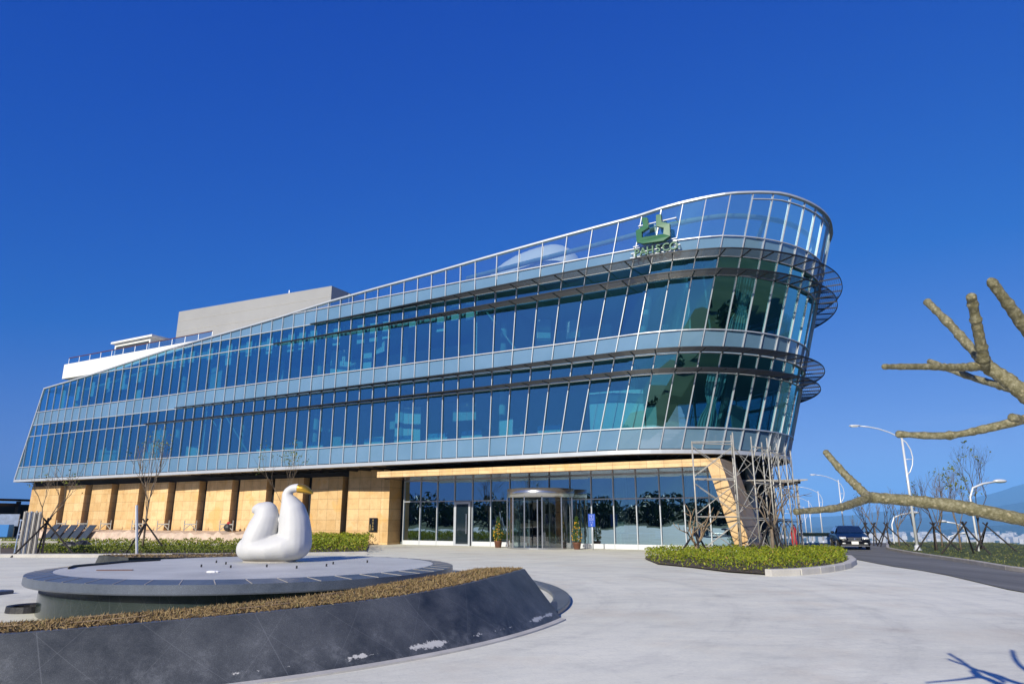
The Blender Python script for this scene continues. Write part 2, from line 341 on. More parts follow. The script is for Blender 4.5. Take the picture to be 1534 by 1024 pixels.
# ------------------------------------------------------------ mesh builder
class MB:
    def __init__(s): s.v = []; s.f = []
    def poly(s, pts):
        k = len(s.v); s.v += [tuple(p) for p in pts]; s.f.append(tuple(range(k, k+len(pts)))); return s
    def obox(s, o, a, b_, c_):
        o, a, b_, c_ = Vector(o), Vector(a), Vector(b_), Vector(c_); k = len(s.v)
        s.v += [tuple(o+a*i+b_*j+c_*l) for l in (0, 1) for j in (0, 1) for i in (0, 1)]
        F = [(0, 2, 3, 1), (4, 5, 7, 6), (0, 1, 5, 4), (2, 6, 7, 3), (0, 4, 6, 2), (1, 3, 7, 5)]
        if a.cross(b_).dot(c_) < 0: F = [f[::-1] for f in F]
        s.f += [tuple(k+i for i in f) for f in F]; return s
    def box(s, c, size, rz=0):
        ca, sa = math.cos(rz), math.sin(rz); x = Vector((ca, sa, 0))*size[0]; y = Vector((-sa, ca, 0))*size[1]; z = Vector((0, 0, size[2]))
        return s.obox(Vector(c)-x/2-y/2-z/2, x, y, z)
    def bar(s, p, q, w_, h=None, up=(0, 0, 1)):
        p, q = Vector(p), Vector(q); h = h or w_; t = q-p
        if t.length < 1e-6: return s
        u = Vector(up); x = t.cross(u)
        if x.length < 1e-5: x = t.cross(Vector((1, 0, 0)))
        x.normalize(); y = x.cross(t).normalized()
        return s.obox(p-x*w_/2-y*h/2, x*w_, y*h, t)
    def prism(s, pts, z0, z1):
        n_ = len(pts); k = len(s.v)
        zz = lambda z, i: z[i] if isinstance(z, (list, tuple)) else z
        s.v += [(p[0], p[1], zz(z0, i)) for i, p in enumerate(pts)]+[(p[0], p[1], zz(z1, i)) for i, p in enumerate(pts)]
        s.f.append(tuple(range(k+n_-1, k-1, -1))); s.f.append(tuple(range(k+n_, k+2*n_)))
        for i in range(n_):
            j = (i+1) % n_; s.f.append((k+i, k+j, k+n_+j, k+n_+i))
        return s
    def sweep(s, pts, sec, up=None, closed=False, caps=True, frames=None):
        """sec: list of (a,b) offsets; frames: list of (x,y) vectors per point"""
        pts = [Vector(p) for p in pts]; n_ = len(pts); m_ = len(sec); k = len(s.v)
        for i, p in enumerate(pts):
            x, y = frames[i]
            s.v += [tuple(p+x*a+y*b_) for a, b_ in sec]
        for i in range(n_ if closed else n_-1):
            i2 = (i+1) % n_
            for j in range(m_):
                j2 = (j+1) % m_; s.f.append((k+i*m_+j, k+i*m_+j2, k+i2*m_+j2, k+i2*m_+j))
        if caps and not closed:
            s.f.append(tuple(range(k+m_-1, k-1, -1))); s.f.append(tuple(range(k+(n_-1)*m_, k+n_*m_)))
        return s
    def tube(s, pts, rad, n_=8, caps=True):
        pts = [Vector(p) for p in pts]
        if not isinstance(rad, (list, tuple)): rad = [rad]*len(pts)
        k = len(s.v); t = (pts[1]-pts[0]).normalized(); x = t.cross(Vector((0, 0, 1)))
        if x.length < 1e-3: x = t.cross(Vector((1, 0, 0)))
        x.normalize()
        for i, p in enumerate(pts):
            t = (pts[min(i+1, len(pts)-1)]-pts[max(i-1, 0)])
            if t.length < 1e-9: t = Vector((0, 0, 1))
            t.normalize(); x = (x-t*x.dot(t)); x = x.normalized() if x.length > 1e-6 else t.orthogonal().normalized(); y = t.cross(x)
            for j in range(n_):
                a = 2*math.pi*j/n_; s.v.append(tuple(p+(x*math.cos(a)+y*math.sin(a))*rad[i]))
        for i in range(len(pts)-1):
            for j in range(n_):
                j2 = (j+1) % n_; s.f.append((k+i*n_+j, k+i*n_+j2, k+(i+1)*n_+j2, k+(i+1)*n_+j))
        if caps: s.f.append(tuple(range(k+n_-1, k-1, -1))); s.f.append(tuple(range(k+(len(pts)-1)*n_, k+len(pts)*n_)))
        return s
    def lathe(s, prof, c, n_=24, caps=True):
        k = len(s.v)
        for r, z in prof:
            for j in range(n_):
                a = 2*math.pi*j/n_; s.v.append((c[0]+r*math.cos(a), c[1]+r*math.sin(a), c[2]+z))
        for i in range(len(prof)-1):
            for j in range(n_):
                j2 = (j+1) % n_; s.f.append((k+i*n_+j, k+i*n_+j2, k+(i+1)*n_+j2, k+(i+1)*n_+j))
        if caps: s.f.append(tuple(range(k+n_-1, k-1, -1))); s.f.append(tuple(range(k+(len(prof)-1)*n_, k+len(prof)*n_)))
        return s
    def ball(s, c, r, n_=12, m_=8):
        prof = [(max(1e-3, math.sin(math.pi*i/m_)), -math.cos(math.pi*i/m_)) for i in range(m_+1)]; k = len(s.v)
        s.lathe(prof, (0, 0, 0), n_); r = (r, r, r) if isinstance(r, (int, float)) else r
        for i in range(k, len(s.v)):
            x, y, z = s.v[i]; s.v[i] = (c[0]+x*r[0], c[1]+y*r[1], c[2]+z*r[2])
        return s
    def leaves(s, pts, size, asp=.45):
        """small folded leaf faces at pts (Nx3 array)"""
        for p in pts:
            d = Vector(rng.normal(size=3)).normalized(); u = d.orthogonal().normalized(); u.rotate(Matrix.Rotation(rng.uniform(0, 6.28), 3, d))
            v_ = d.cross(u); z = size*rng.uniform(.6, 1.35); p = Vector(p)
            s.poly([p-u*z, p+v_*z*asp, p+u*z, p-v_*z*asp])
        return s
    def build(s, name, mt, parent=None, smooth=False, bevel=0.0, fix=False):
        me = bpy.data.meshes.new(name); me.from_pydata(s.v, [], s.f)
        if fix:
            bm = bmesh.new(); bm.from_mesh(me); bmesh.ops.recalc_face_normals(bm, faces=bm.faces); bm.to_mesh(me); bm.free()
        for q in (mt if isinstance(mt, list) else [mt]): me.materials.append(M[q])
        if smooth: me.polygons.foreach_set('use_smooth', [True]*len(me.polygons))
        me.update(); o = bpy.data.objects.new(name, me); COL.objects.link(o)
        if parent: adopt(o, parent)
        if bevel:
            bv = o.modifiers.new('bevel', 'BEVEL'); bv.width = bevel; bv.segments = 2; bv.limit_method = 'ANGLE'
        return o
def world(o):
    return (world(o.parent) @ o.matrix_parent_inverse @ o.matrix_basis) if o.parent else o.matrix_basis.copy()
def adopt(o, p): o.parent = p; o.matrix_parent_inverse = world(p).inverted()
def tag(o, label=None, cat=None, group=None, kind=None):
    if label: o['label'] = label
    if cat: o['category'] = cat
    if group: o['group'] = group
    if kind: o['kind'] = kind
    return o
def thing(name, label, cat, loc=(0, 0, 0), group=None):
    o = bpy.data.objects.new(name, None); COL.objects.link(o); o.location = loc; o.empty_display_size = .3
    return tag(o, label, cat, group)
def dup(root, loc, rz=0.0, scale=1.0, label=None):
    def cp(o, par):
        c_ = o.copy(); COL.objects.link(c_)
        if par: c_.parent = par
        for ch in [q for q in bpy.data.objects if q.parent == o]: cp(ch, c_)
        return c_
    r = cp(root, None); r.location = loc; r.rotation_euler = (0, 0, rz); r.scale = (scale,)*3
    if label: r['label'] = label
    return r
# ------------------------------------------------------------ ground, plaza, road, hills
def sheet(name, mt, xs, ys, zf, kind='structure'):
    mb = MB(); nx = len(xs)
    mb.v = [(x, y, zf(x, y)) for y in ys for x in xs]
    mb.f = [(j*nx+i, j*nx+i+1, (j+1)*nx+i+1, (j+1)*nx+i) for j in range(len(ys)-1) for i in range(nx-1)]
    return tag(mb.build(name, mt, smooth=True), kind=kind)
fa = lambda a, b, s: list(np.arange(a, b, s))
xs = [-22000, -12000, -6000, -2500, -1200, -600, -350, -220, -150, -110]+fa(-90, 100, 2)+fa(100, 240, 8)+[240, 300, 400, 600, 900, 1400, 2500, 4500, 8000, 14000, 22000]
ys = [-8000, -3000, -800, -400, -250, -160, -110, -80]+fa(-60, 130, 2)+fa(130, 300, 6)+[300, 340, 400, 500, 700, 1000, 1600, 3000, 6000, 12000, 25000]
sheet('ground', 'terrain_green', xs, ys, g)
def strip(name, mt, A, B, dz, cuts=14, kind='structure'):
    mb = MB(); n_ = cuts+1
    for a, b_ in zip(A, B):
        for k in range(n_):
            t = k/cuts; x = a[0]+(b_[0]-a[0])*t; y = a[1]+(b_[1]-a[1])*t; mb.v.append((x, y, g(x, y)+dz))
    for i in range(len(A)-1):
        for k in range(cuts): mb.f.append((i*n_+k, i*n_+k+1, (i+1)*n_+k+1, (i+1)*n_+k))
    return tag(mb.build(name, mt, smooth=True, fix=False), kind=kind)
def densify(P, step=1.5):
    out = []
    for a, b_ in zip(P[:-1], P[1:]):
        a, b_ = Vector(a[:2]), Vector(b_[:2]); k = max(1, int((b_-a).length/step))
        out += [a+(b_-a)*(i/k) for i in range(k)]
    return out+[Vector(P[-1][:2])]
def resample(P, n_):
    P = [Vector(p[:2]) for p in P]; L_ = [0]
    for a, b_ in zip(P[:-1], P[1:]): L_.append(L_[-1]+(b_-a).length)
    out = []
    for i in range(n_):
        s = L_[-1]*i/(n_-1); k = max(0, min(len(P)-2, next((q for q in range(len(L_)-1) if L_[q+1] >= s-1e-9), len(P)-2)))
        t = (s-L_[k])/(L_[k+1]-L_[k]) if L_[k+1] > L_[k] else 0; out.append(P[k].lerp(P[k+1], t))
    return out
# plaza of pale pavers
sheet('plaza', 'plaza_paving', fa(-62, 19, 1.5), fa(-24, 66, 1.5), lambda x, y: g(x, y)+.015)
# road along the right, kerb, verge
kb = [(15.2, 15.2, 0), gnd(1534, 859), gnd(1480, 849), gnd(1400, 836), gnd(1330, 823)]
last = kb[-1]; dirr = Vector((.47, .883)); far = [(last[0]+dirr.x*s, last[1]+dirr.y*s) for s in (8, 20, 40, 70, 110, 150)]
KERB = [tuple(p[:2]) for p in kb]+far
nearp = [(11.0, 8.0), gnd(1534, 890), gnd(1460, 872), gnd(1400, 858), gnd(1330, 848), (15.0, 31.5)]
ROADL = [tuple(p[:2]) for p in nearp]+[(16.2, 38), (19.5, 46)]+[(x-8.2, y+3) for x, y in far[1:]]
KERB = [(17.5, 6.0)]+KERB
nrs = 90
A_ = resample(ROADL, nrs); B_ = resample(KERB, nrs)
strip('road', 'asphalt', A_, B_, .035)
VEDGE = [(p.x+15+.12*p.y, p.y-4) for p in B_]
strip('verge', 'terrain_green', B_, VEDGE, .05)
mb = MB()
def kerb_run(P, wd=.18, h=.16, base=-.1):
    P = [Vector(p[:2]) for p in P]; fr = []; pt = []
    for i, p in enumerate(P):
        t = (P[min(i+1, len(P)-1)]-P[max(i-1, 0)]).normalized(); fr.append((Vector((-t.y, t.x, 0)), Vector((0, 0, 1)))); pt.append((p.x, p.y, g(p.x, p.y)))
    return pt, [(-wd/2, base), (wd/2, base), (wd/2, h-.02), (wd/2-.02, h), (-wd/2+.02, h), (-wd/2, h-.02)], fr
for i in range(0, len(B_)-1):
    seg = [B_[i].lerp(B_[i+1], t) for t in (0.0, .5, .994)]
    mb.sweep(seg, *[None]*0, sec=kerb_run(seg)[1], frames=kerb_run(seg)[2]) if False else mb.sweep(kerb_run(seg)[0], kerb_run(seg)[1], frames=kerb_run(seg)[2])
tag(mb.build('kerb', 'kerb_stone', fix=True), kind='structure')
# grass blades on the verge
pts = []
for _ in range(16000):
    k = min(int(rng.uniform(0, 1)**1.3*70), nrs-2); a = B_[k].lerp(B_[k+1], rng.uniform()); q = VEDGE[k]; t = rng.uniform(.02, .9)**1.3; x = a.x+(q[0]-a.x)*t; y = a.y+(q[1]-a.y)*t
    if y < 12: continue
    pts.append((x, y, g(x, y)+.06+rng.uniform(0, .05)))
tag(MB().leaves(pts, .065, .2).build('verge_grass', 'verge_grass'), kind='stuff')
# far hills and mountains
def ridge(name, mt, pts_px, Y, base_z, depth, seed, rough):
    """a range of hills whose crest stands at distance Y; crest heights follow the photographed skyline"""
    r = np.random.default_rng(seed); mb = MB(); n_ = 90; m_ = 14
    X0 = [at_Y(x, y, Y) for x, y in pts_px]; gx = np.linspace(X0[0].x, X0[-1].x, n_); cz = np.interp(gx, [p.x for p in X0], [p.z for p in X0])
    nz = np.cumsum(r.normal(size=n_)); nz -= np.linspace(nz[0], nz[-1], n_); nz = nz/np.abs(nz).max()*rough
    for j in range(m_):
        t = j/(m_-1); prof = max(0, 1-abs(t-.55)/.55)**1.15 if t < .55 else max(0, 1-(t-.55)/.45)**1.1
        for i in range(n_):
            h = (cz[i]+nz[i]-base_z)*prof*(1+(.16*math.sin(i*.9+j*1.7+seed)+.10*r.normal())*(1-prof)); yy = Y+(t-.55)*depth+120*math.sin(i*.35+seed)*(depth/4000)
            mb.v.append((gx[i]*(yy/Y), yy, base_z-30+max(0, h+30)))
    mb.f = [(j*n_+i, j*n_+i+1, (j+1)*n_+i+1, (j+1)*n_+i) for j in range(m_-1) for i in range(n_-1)]
    return tag(mb.build(name, mt, smooth=True), kind='structure')
ridge('hill', 'forest_hill', [(1050, 806), (1180, 804), (1260, 802), (1330, 800), (1390, 795), (1430, 791), (1480, 788), (1534, 786), (1640, 784), (1800, 788)], 5800, -120, 1500, 3, 12)
ridge('mountain', 'forest_hill', [(900, 785), (1080, 782), (1200, 776), (1280, 770), (1340, 762), (1400, 752), (1450, 745), (1490, 733), (1534, 720), (1600, 705), (1760, 700), (2000, 730)], 12000, -120, 4000, 5, 40)
ridge('mountain', 'forest_hill', [(1180, 792), (1260, 787), (1330, 781), (1400, 775), (1460, 764), (1500, 757), (1534, 752), (1600, 746), (1760, 750), (2000, 760)], 8500, -120, 2500, 9, 25)
# the valley town
mb = MB()
for _ in range(420):
    y = rng.uniform(3500, 5300); a = rng.uniform(.30, .85); 
    if rng.uniform() > .25+.75*min(1, max(0, (a-.42)/.2)): continue
    s = rng.uniform(10, 30); h = rng.uniform(8, 30)
    mb.box((a*y, y, -120+h/2), (s*1.5, s, h), rng.uniform(0, 3))
tag(mb.build('far_town', 'far_house'), kind='stuff')
# trees behind the photographer, seen only as reflections in the glass
mb = MB(); tk = MB()
for k in range(230):
    a = R_(76+k*304/230+rng.uniform(-2, 2)); rr = rng.uniform(80, 112); x = rr*math.cos(a)*1.25; y = rr*math.sin(a)
    if y > 40 or (x > 10 and y > -34): continue
    h = rng.uniform(4.5, 8.0)*(1.3 if rng.uniform() < .1 else 1)*(.6 if (y < -40 and x > -70) else 1); z0 = g(x, y); c = Vector((x, y, z0+h*.46)); tk.tube([(x, y, z0-.3), (x, y, z0+h*.6)], [.25, .12], 5)
    d = rng.normal(size=(280, 3)); d /= np.linalg.norm(d, axis=1)[:, None]; f = rng.uniform(.3, 1, 280)**.5
    ps = [(c.x+d[q][0]*f[q]*h*.6, c.y+d[q][1]*f[q]*h*.6, max(z0+.3, c.z+d[q][2]*f[q]*h*.52+rng.normal()*.2)) for q in range(280)]
    mb.leaves(ps, .55)
tag(mb.build('tree_belt', 'tree_leaf'), kind='stuff'); 
tag(tk.build('tree_belt_trunks', 'bark_dark'), kind='stuff')

# the air: even haze round the whole scene, sky outside
hm = bpy.data.materials.new('haze'); hm.use_nodes = True; hn = hm.node_tree; hn.nodes.remove(hn.nodes['Principled BSDF'])
pv = hn.nodes.new('ShaderNodeVolumePrincipled'); pv.inputs['Color'].default_value = (.19, .47, .96, 1); pv.inputs['Density'].default_value = .000092; pv.inputs['Anisotropy'].default_value = -0.25
hn.links.new(pv.outputs[0], hn.nodes['Material Output'].inputs['Volume']); M['haze'] = hm
tag(MB().obox((-26000, -9000, -152), (52000, 0, 0), (0, 37000, 0), (0, 0, 1250)).build('haze', 'haze'), kind='stuff')
# ------------------------------------------------------------ the office building
SP = 1.18; RB = 9.0; A0 = ANG; CB = E0+NI*RB
Z0, ZL1, ZL2, ZL3, ZL4, ZL5, ZL6, ZL7 = 5.3, 6.46, 9.42, 10.52, 11.8, 14.8, 15.87, 17.0
I_TURN = math.pi*RB/SP                      # index at which the bow has turned through 180 degrees
def P0(i):
    if i <= 0: return E0+D*(i*SP), A0
    if i <= I_TURN:
        a = A0+i*SP/RB; return CB+Vector((math.sin(a), -math.cos(a), 0))*RB, a
    return CB+NI*RB-D*((i-I_TURN)*SP), A0+math.pi
def nrm(i):
    a = P0(i)[1]; return Vector((math.sin(a), -math.cos(a), 0))
def lean(i):
    w_ = min(1, max(0, (7+i)/6.5)); w2 = min(1, max(0, i/4))*(1-.55*min(1, max(0, (i-5)/7)))
    if i > I_TURN: w_ = max(0, 1-(i-I_TURN)/6.5); w2 *= w_
    return Vector((.215, -.11, 0))*w_+nrm(i)*(.07*w2)
def PF(i, z, off=0.0):
    p = P0(i)[0]+lean(i)*(z-Z0)+nrm(i)*off; return Vector((p.x, p.y, z))
TOPI = [-60, -50, -49, -43, -37.4, -33.7, -29.6, -26.1, -22.4, -19.9, -17.9, -13.8, -10, -7, -4, -2, 0, 2.4, 4.7, 6.4, 60]
TOPZ = [13.2, 14.1, 14.2, 14.78, 15.47, 15.91, 16.29, 16.58, 16.92, 17.2, 17.43, 17.76, 18.03, 18.3, 18.66, 18.87, 19.06, 19.24, 19.46, 19.7, 19.75]
def top(i): return float(np.interp(i, TOPI, TOPZ))
def iend(z): return -51.94+(z-5.05)*(2.18/9.08)
IB = 75                                     # last column on the rear side
HQ = thing('office_building', 'long glass fronted office building with a flared rounded bow and sandstone base', 'building', tuple(E0))
def clip(poly, f):
    out = []
    for k in range(len(poly)):
        a, b_ = poly[k], poly[(k+1) % len(poly)]; fa_, fb = f(a), f(b_)
        if fa_ >= 0: out.append(a)
        if (fa_ >= 0) != (fb >= 0): t = fa_/(fa_-fb); out.append((a[0]+(b_[0]-a[0])*t, a[1]+(b_[1]-a[1])*t))
    return out
ROWS = [(Z0, ZL1, 'spandrel_panel', 'spandrel_glass'), (ZL1, ZL2, 'window', 'vision_glass'), (ZL2, ZL3, 'clerestory_window', 'vision_glass'),
        (ZL3, ZL4, 'spandrel_panel', 'spandrel_glass'), (ZL4, ZL5, 'window', 'vision_glass'), (ZL5, ZL6, 'clerestory_window', 'vision_glass'),
        (ZL6, ZL7, 'spandrel_panel', 'spandrel_glass'), (ZL7, 30, 'parapet_pane', 'parapet_glass')]
panes = {}
for za, zb, nm, mt in ROWS:
    for i in range(-53, IB):
        t0, t1 = top(i)-.04, top(i+1)-.04
        pl = [(i+.03, za+.03), (i+.97, za+.03), (i+.97, min(zb, 21)-.03), (i+.03, min(zb, 21)-.03)]
        pl = clip(pl, lambda q: t0+(t1-t0)*(q[0]-i)-q[1])
        if len(pl) > 2: pl = clip(pl, lambda q: q[0]-iend(q[1]))
        if len(pl) < 3: continue
        j = rng.normal(size=2)*.005
        p3 = [PF(q[0], q[1], -.02+j[0]*(q[0]-i-.5)*2+j[1]*(q[1]-za)/3) for q in pl]
        px = [proj(p) for p in p3]; ar = abs(sum(px[k][0]*px[(k+1) % len(px)][1]-px[(k+1) % len(px)][0]*px[k][1] for k in range(len(px))))
        vis = i < 14
        panes.setdefault((nm, mt), []).append((ar if vis else 0, p3))
for (nm, mt), L_ in panes.items():
    L_.sort(key=lambda q: -q[0])
    for ar, p3 in L_[:100]:
        if ar > 0: MB().poly(p3).build(nm, mt, HQ)
    rest = [q for q in L_[100:]]+[q for q in L_[:100] if q[0] == 0]
    if rest:
        mb = MB()
        for _, p3 in rest: mb.poly(p3)
        tag(mb.build(nm+'_row', mt, HQ), kind='stuff')
# mullions and transoms
mb = MB()
for i in range(-51, IB+1):
    zb, zt = Z0-.02, top(i)
    zt = min(zt, 5.05+(i+51.94)*9.08/2.18)
    if zt < zb+.2: continue
    p, q = PF(i, zb, .03), PF(i, zt, .03); u = nrm(i); x = u.cross(q-p).normalized()
    mb.obox(p-x*.024-u*.06, x*.048, u*.09, q-p)
a_, b_ = PF(iend(Z0), Z0, .03), PF(iend(14.13), 14.13, .03); mb.bar(a_, b_, .13, .13)
def hrun(z, i0, i1, h=.055, dpt=.09, off=.03, step=.5):
    ii = list(np.arange(i0, i1+.01, step)); zf = z if callable(z) else (lambda i: z)
    pts = [PF(i, zf(i), off) for i in ii]; fr = [(nrm(i), Vector((0, 0, 1))) for i in ii]
    mb.sweep(pts, [(-dpt/2, -h/2), (dpt/2, -h/2), (dpt/2, h/2), (-dpt/2, h/2)], frames=fr)
def istart(z):
    for i in np.arange(-52, 10, .25):
        if i >= iend(z) and top(i) >= z: return i
for z in (ZL1, ZL2, ZL3, ZL4, ZL5, ZL6, ZL7): hrun(z, istart(z), IB)
hrun(lambda i: top(i)-.38, 5, 32, h=.05)
hrun(lambda i: top(i), iend(14.13), IB, h=.11, dpt=.2)
mb.build('curtain_wall_frame', 'aluminium', HQ, fix=True)
mb = MB(); ii = list(np.arange(iend(5.1), IB, .5))
mb.sweep([PF(i, 5.3, .0) for i in ii], [(-.25, -.27), (.10, -.25), (.10, -.03), (-.25, -.03)], frames=[(nrm(i), Vector((0, 0, 1))) for i in ii]); mb.build('bottom_fascia', 'aluminium', HQ, fix=True)
# sunshades
def shade(z, i0, dmax):
    def dep(i): return .14+(dmax-.14)*sm((i-i0)/(-7-i0)*.85 if i < 0 else 1)*(1 if i > 0 else .62+.38*sm((i+9)/9))
    i1 = 22; ii = list(np.arange(i0, i1+.01, .5))
    sh = MB()
    for k in range(0, 9):
        f = (k+.4)/9.4
        sh.sweep([PF(i, z, .12+dep(i)*f) for i in ii], [(-.010, -.016), (.010, -.016), (.010, .016), (-.010, .016)], frames=[(nrm(i), Vector((0, 0, 1))) for i in ii])
    for i in range(math.ceil(i0), i1+1): sh.bar(PF(i, z-.01, .02), PF(i, z-.01, .10+dep(i)), .045, .07)
    o = sh.build('sunshade', 'dark_metal', HQ, fix=True)
    rm = MB().sweep([PF(i, z, .12+dep(i)) for i in ii], [(-.022, -.035), (.022, -.035), (.022, .035), (-.022, .035)], frames=[(nrm(i), Vector((0, 0, 1))) for i in ii])
    rm.build('rim', 'dark_metal', o, fix=True)
shade(9.47, -35.2, 1.0); shade(10.57, -31.9, 1.05); shade(14.76, -22.5, 1.08); shade(15.84, -19.3, 1.18)
# floors, ceilings, roof
def outline(z, inset, step=1.0, i0=None):
    return [tuple(PF(i, z, -inset)[:2]) for i in np.arange(iend(z)+.4 if i0 is None else i0, IB, step)]
mb = MB(); mb.prism(outline(5.2, .3), 5.04, 5.14); mb.build('soffit', 'soffit_black', HQ, fix=True)
sl_ = MB()                                   # louvre grid under the soffit
for i in range(-30, 14):
    sl_.bar(PF(i, 4.98, -.4), P0(i)[0]+NI*(4.0 if i <= 0 else 0)+(-nrm(i)*4 if i > 0 else Vector((0, 0, 0)))+Vector((0, 0, 4.98)), .05, .09)
sl_.build('soffit_louvre', 'dark_metal', HQ)
for z0_, z1_, nm, mt in ((5.15, 5.45, 'floor_slab', 'interior_floor'), (10.62, 11.2, 'floor_slab', 'ceiling_panel')):
    MB().prism(outline((z0_+z1_)/2, .22), z0_, z1_).build(nm, mt, HQ, fix=True)
mb = MB()
for i in np.arange(-50, 0, 1.0):             # roof follows the falling crest
    zr = lambda q: min(16.55, top(q)-.25)
    a, b_ = PF(i, zr(i), -.2), PF(i+1, zr(i+1), -.2); dpt = NI*17.5
    mb.poly([a, b_, b_+dpt, a+dpt])
mb.prism(outline(16.5, .22, i0=0), 16.2, 16.56)
mb.build('roof_slab', 'ceiling_panel', HQ)
def onF(t, inset, z): p = E0+D*t+NI*inset; return Vector((p.x, p.y, z))
def fbox(mb, t0, t1, n0, n1, z0, z1): return mb.obox(onF(t0, n0, z0), D*(t1-t0), NI*(n1-n0), Vector((0, 0, z1-z0)))
fbox(MB(), -59, -2, 8.5, 8.8, 5.5, 10.6).build('core_wall', 'interior', HQ)
fbox(MB(), -56, -2, 8.5, 8.8, 11.2, 15.2).build('core_wall', 'interior', HQ)
fbox(MB(), -60, 0, 17.6, 17.9, 0, 14).build('rear_wall', 'plaster', HQ)
fbox(MB(), -57.5, -57.2, .4, 17.5, 5.45, 12).build('end_wall', 'interior', HQ)
for i in range(-49, 14, 7):
    for z0_, z1_ in ((5.45, 10.6), (11.2, min(16.2, top(i)-.3))):
        p = PF(i+.5, z0_, -2.6); q = PF(i+.5, z1_, -2.6); MB().tube([p, q], .24, 12).build('column', 'interior', HQ, smooth=True)
for i, z0_, z1_ in ((-7, 11.2, 16.2), (-29, 5.45, 10.6), (-27.5, 5.45, 10.6), (3.6, 11.2, 16.2)):
    a, b_ = PF(i, z0_, -.35), PF(i, z0_, -8); mb = MB(); mb.obox(a, b_-a, nrm(i).cross(Vector((0, 0, 1)))*.12, Vector((0, 0, z1_-z0_))); mb.build('partition_wall', 'interior', HQ)
    MB().bar(PF(i-.3, z1_-.2, -.4), PF(i+1.8, z0_+.3, -2.4), .1).build('diagonal_brace', 'interior', HQ)
mb = MB(); pts = [PF(i, 5.5, -1.3) for i in (-.8, .4, 1.6, 2.3)]
for a, b_ in zip(pts[:-1], pts[1:]): mb.poly([a, b_, b_+Vector((0, 0, 3.4)), a+Vector((0, 0, 3.4))])
mb.build('white_partition', 'blind', HQ)
for i in list(range(-48, -7, 2))+[-33, -21, -15, -9]:      # roller blinds half drawn on the upper floor
    h = rng.uniform(.5, 1.5); zt = min(15.7, top(i)-.5)
    if zt < 13.4: continue
    a, b_ = PF(i+.14, zt, -.5), PF(i+.74, zt, -.5); MB().poly([a, b_, b_-Vector((0, 0, h+.5)), a-Vector((0, 0, h+.5))]).build('roller_blind', 'blind', HQ)
for i in list(range(-50, 12)):
    for z0_, hh in ((6.5, 2.8), (11.85, 2.7)):
        if rng.uniform() > .34 or top(i) < z0_+hh: continue
        dn = rng.uniform(.9, 4.5); h = hh*(1 if rng.uniform() < .5 else rng.uniform(.3, .6)); zz = z0_ if rng.uniform() < .6 else z0_+hh-h
        a, b_ = PF(i+.1, zz, -dn), PF(i+rng.uniform(.5, 1.9), zz, -dn-rng.uniform(-.5, .5)); MB().obox(a, b_-a, -nrm(i)*.05, Vector((0, 0, h))).build('inner_panel', 'interior' if rng.uniform() < .7 else 'blind', HQ)
mb = MB()
for i in np.arange(-38, -7.5, 1.0):          # pale clerestory lining
    if top(i) > 15.3: 
        a, b_ = PF(i+.1, ZL5+.05, -.75), PF(i+.88, ZL5+.05, -.75); zz = min(ZL6, top(i)-.1)-ZL5-.1
        mb.poly([a, b_, b_+Vector((0, 0, zz)), a+Vector((0, 0, zz))])
mb.build('clerestory_lining', 'interior', HQ)
mb = MB()
for i in np.arange(-46, -7.5, 6.0): mb.tube([PF(i, min(15.2, top(i)-.8), -1.2), PF(i+6, min(15.2, top(i+6)-.8), -1.2)], .16, 8)
mb.build('ceiling_duct', 'pipe_green', HQ, smooth=True)
def curtain(i, z0, z1, off):
    mb = MB(); n_ = 26; rows = 16; w_ = 1.0
    for r in range(rows+1):
        f = r/rows; pinch = 1-.55*math.exp(-((f-.42)/.16)**2)
        for k in range(n_+1):
            u = (k/n_-.5)*w_*pinch; p = PF(i+u, z0+(z1-z0)*f, off+.06*math.sin(k*1.5)); mb.v.append(tuple(p))
    mb.f = [(r*(n_+1)+k, r*(n_+1)+k+1, (r+1)*(n_+1)+k+1, (r+1)*(n_+1)+k) for r in range(rows) for k in range(n_)]
    return mb.build('curtain', 'curtain_cloth', HQ, smooth=True)
curtain(5.2, 6.5, 9.6, -.55); curtain(5.8, 11.9, 15.2, -.55); curtain(11, 11.9, 15.2, -.6)
# things seen above the roof edge through the parapet glass
ii = list(np.arange(-8, 14, .5)); zp = lambda i: float(np.interp(i, [-8, -6.3, -2.4, 0, 5, 7, 14], [17.5, 17.65, 18.05, 18.3, 18.5, 18.6, 18.7]))
MB().tube([PF(i, zp(i), -.8) for i in ii], .16, 10).build('ring_beam', 'pipe_green', HQ, smooth=True)
for i in (6.3, 12): MB().bar(PF(i, 16.5, -1.6), PF(i, zp(i), -.85), .22, .12).build('beam_bracket', 'pipe_green', HQ)
mb = MB(); n_ = 20; m_ = 10; cpt = PF(-4.4, 16.6, -3.2)
for r in range(m_+1):
    for k in range(n_+1):
        u, v_ = math.pi*k/n_, math.pi/2*r/m_; sx = -math.cos(u)
        p = cpt+D*(5.4*sx*math.cos(v_)*(1 if sx < 0 else .42))+NI*(-1.9*math.sin(u)*math.cos(v_))+Vector((0, 0, 3.1*math.sin(v_)**.8)); mb.v.append(tuple(p))
mb.f = [(r*(n_+1)+k, r*(n_+1)+k+1, (r+1)*(n_+1)+k+1, (r+1)*(n_+1)+k) for r in range(m_) for k in range(n_)]
mb.build('roof_cowl', 'white_paint', HQ, smooth=True)
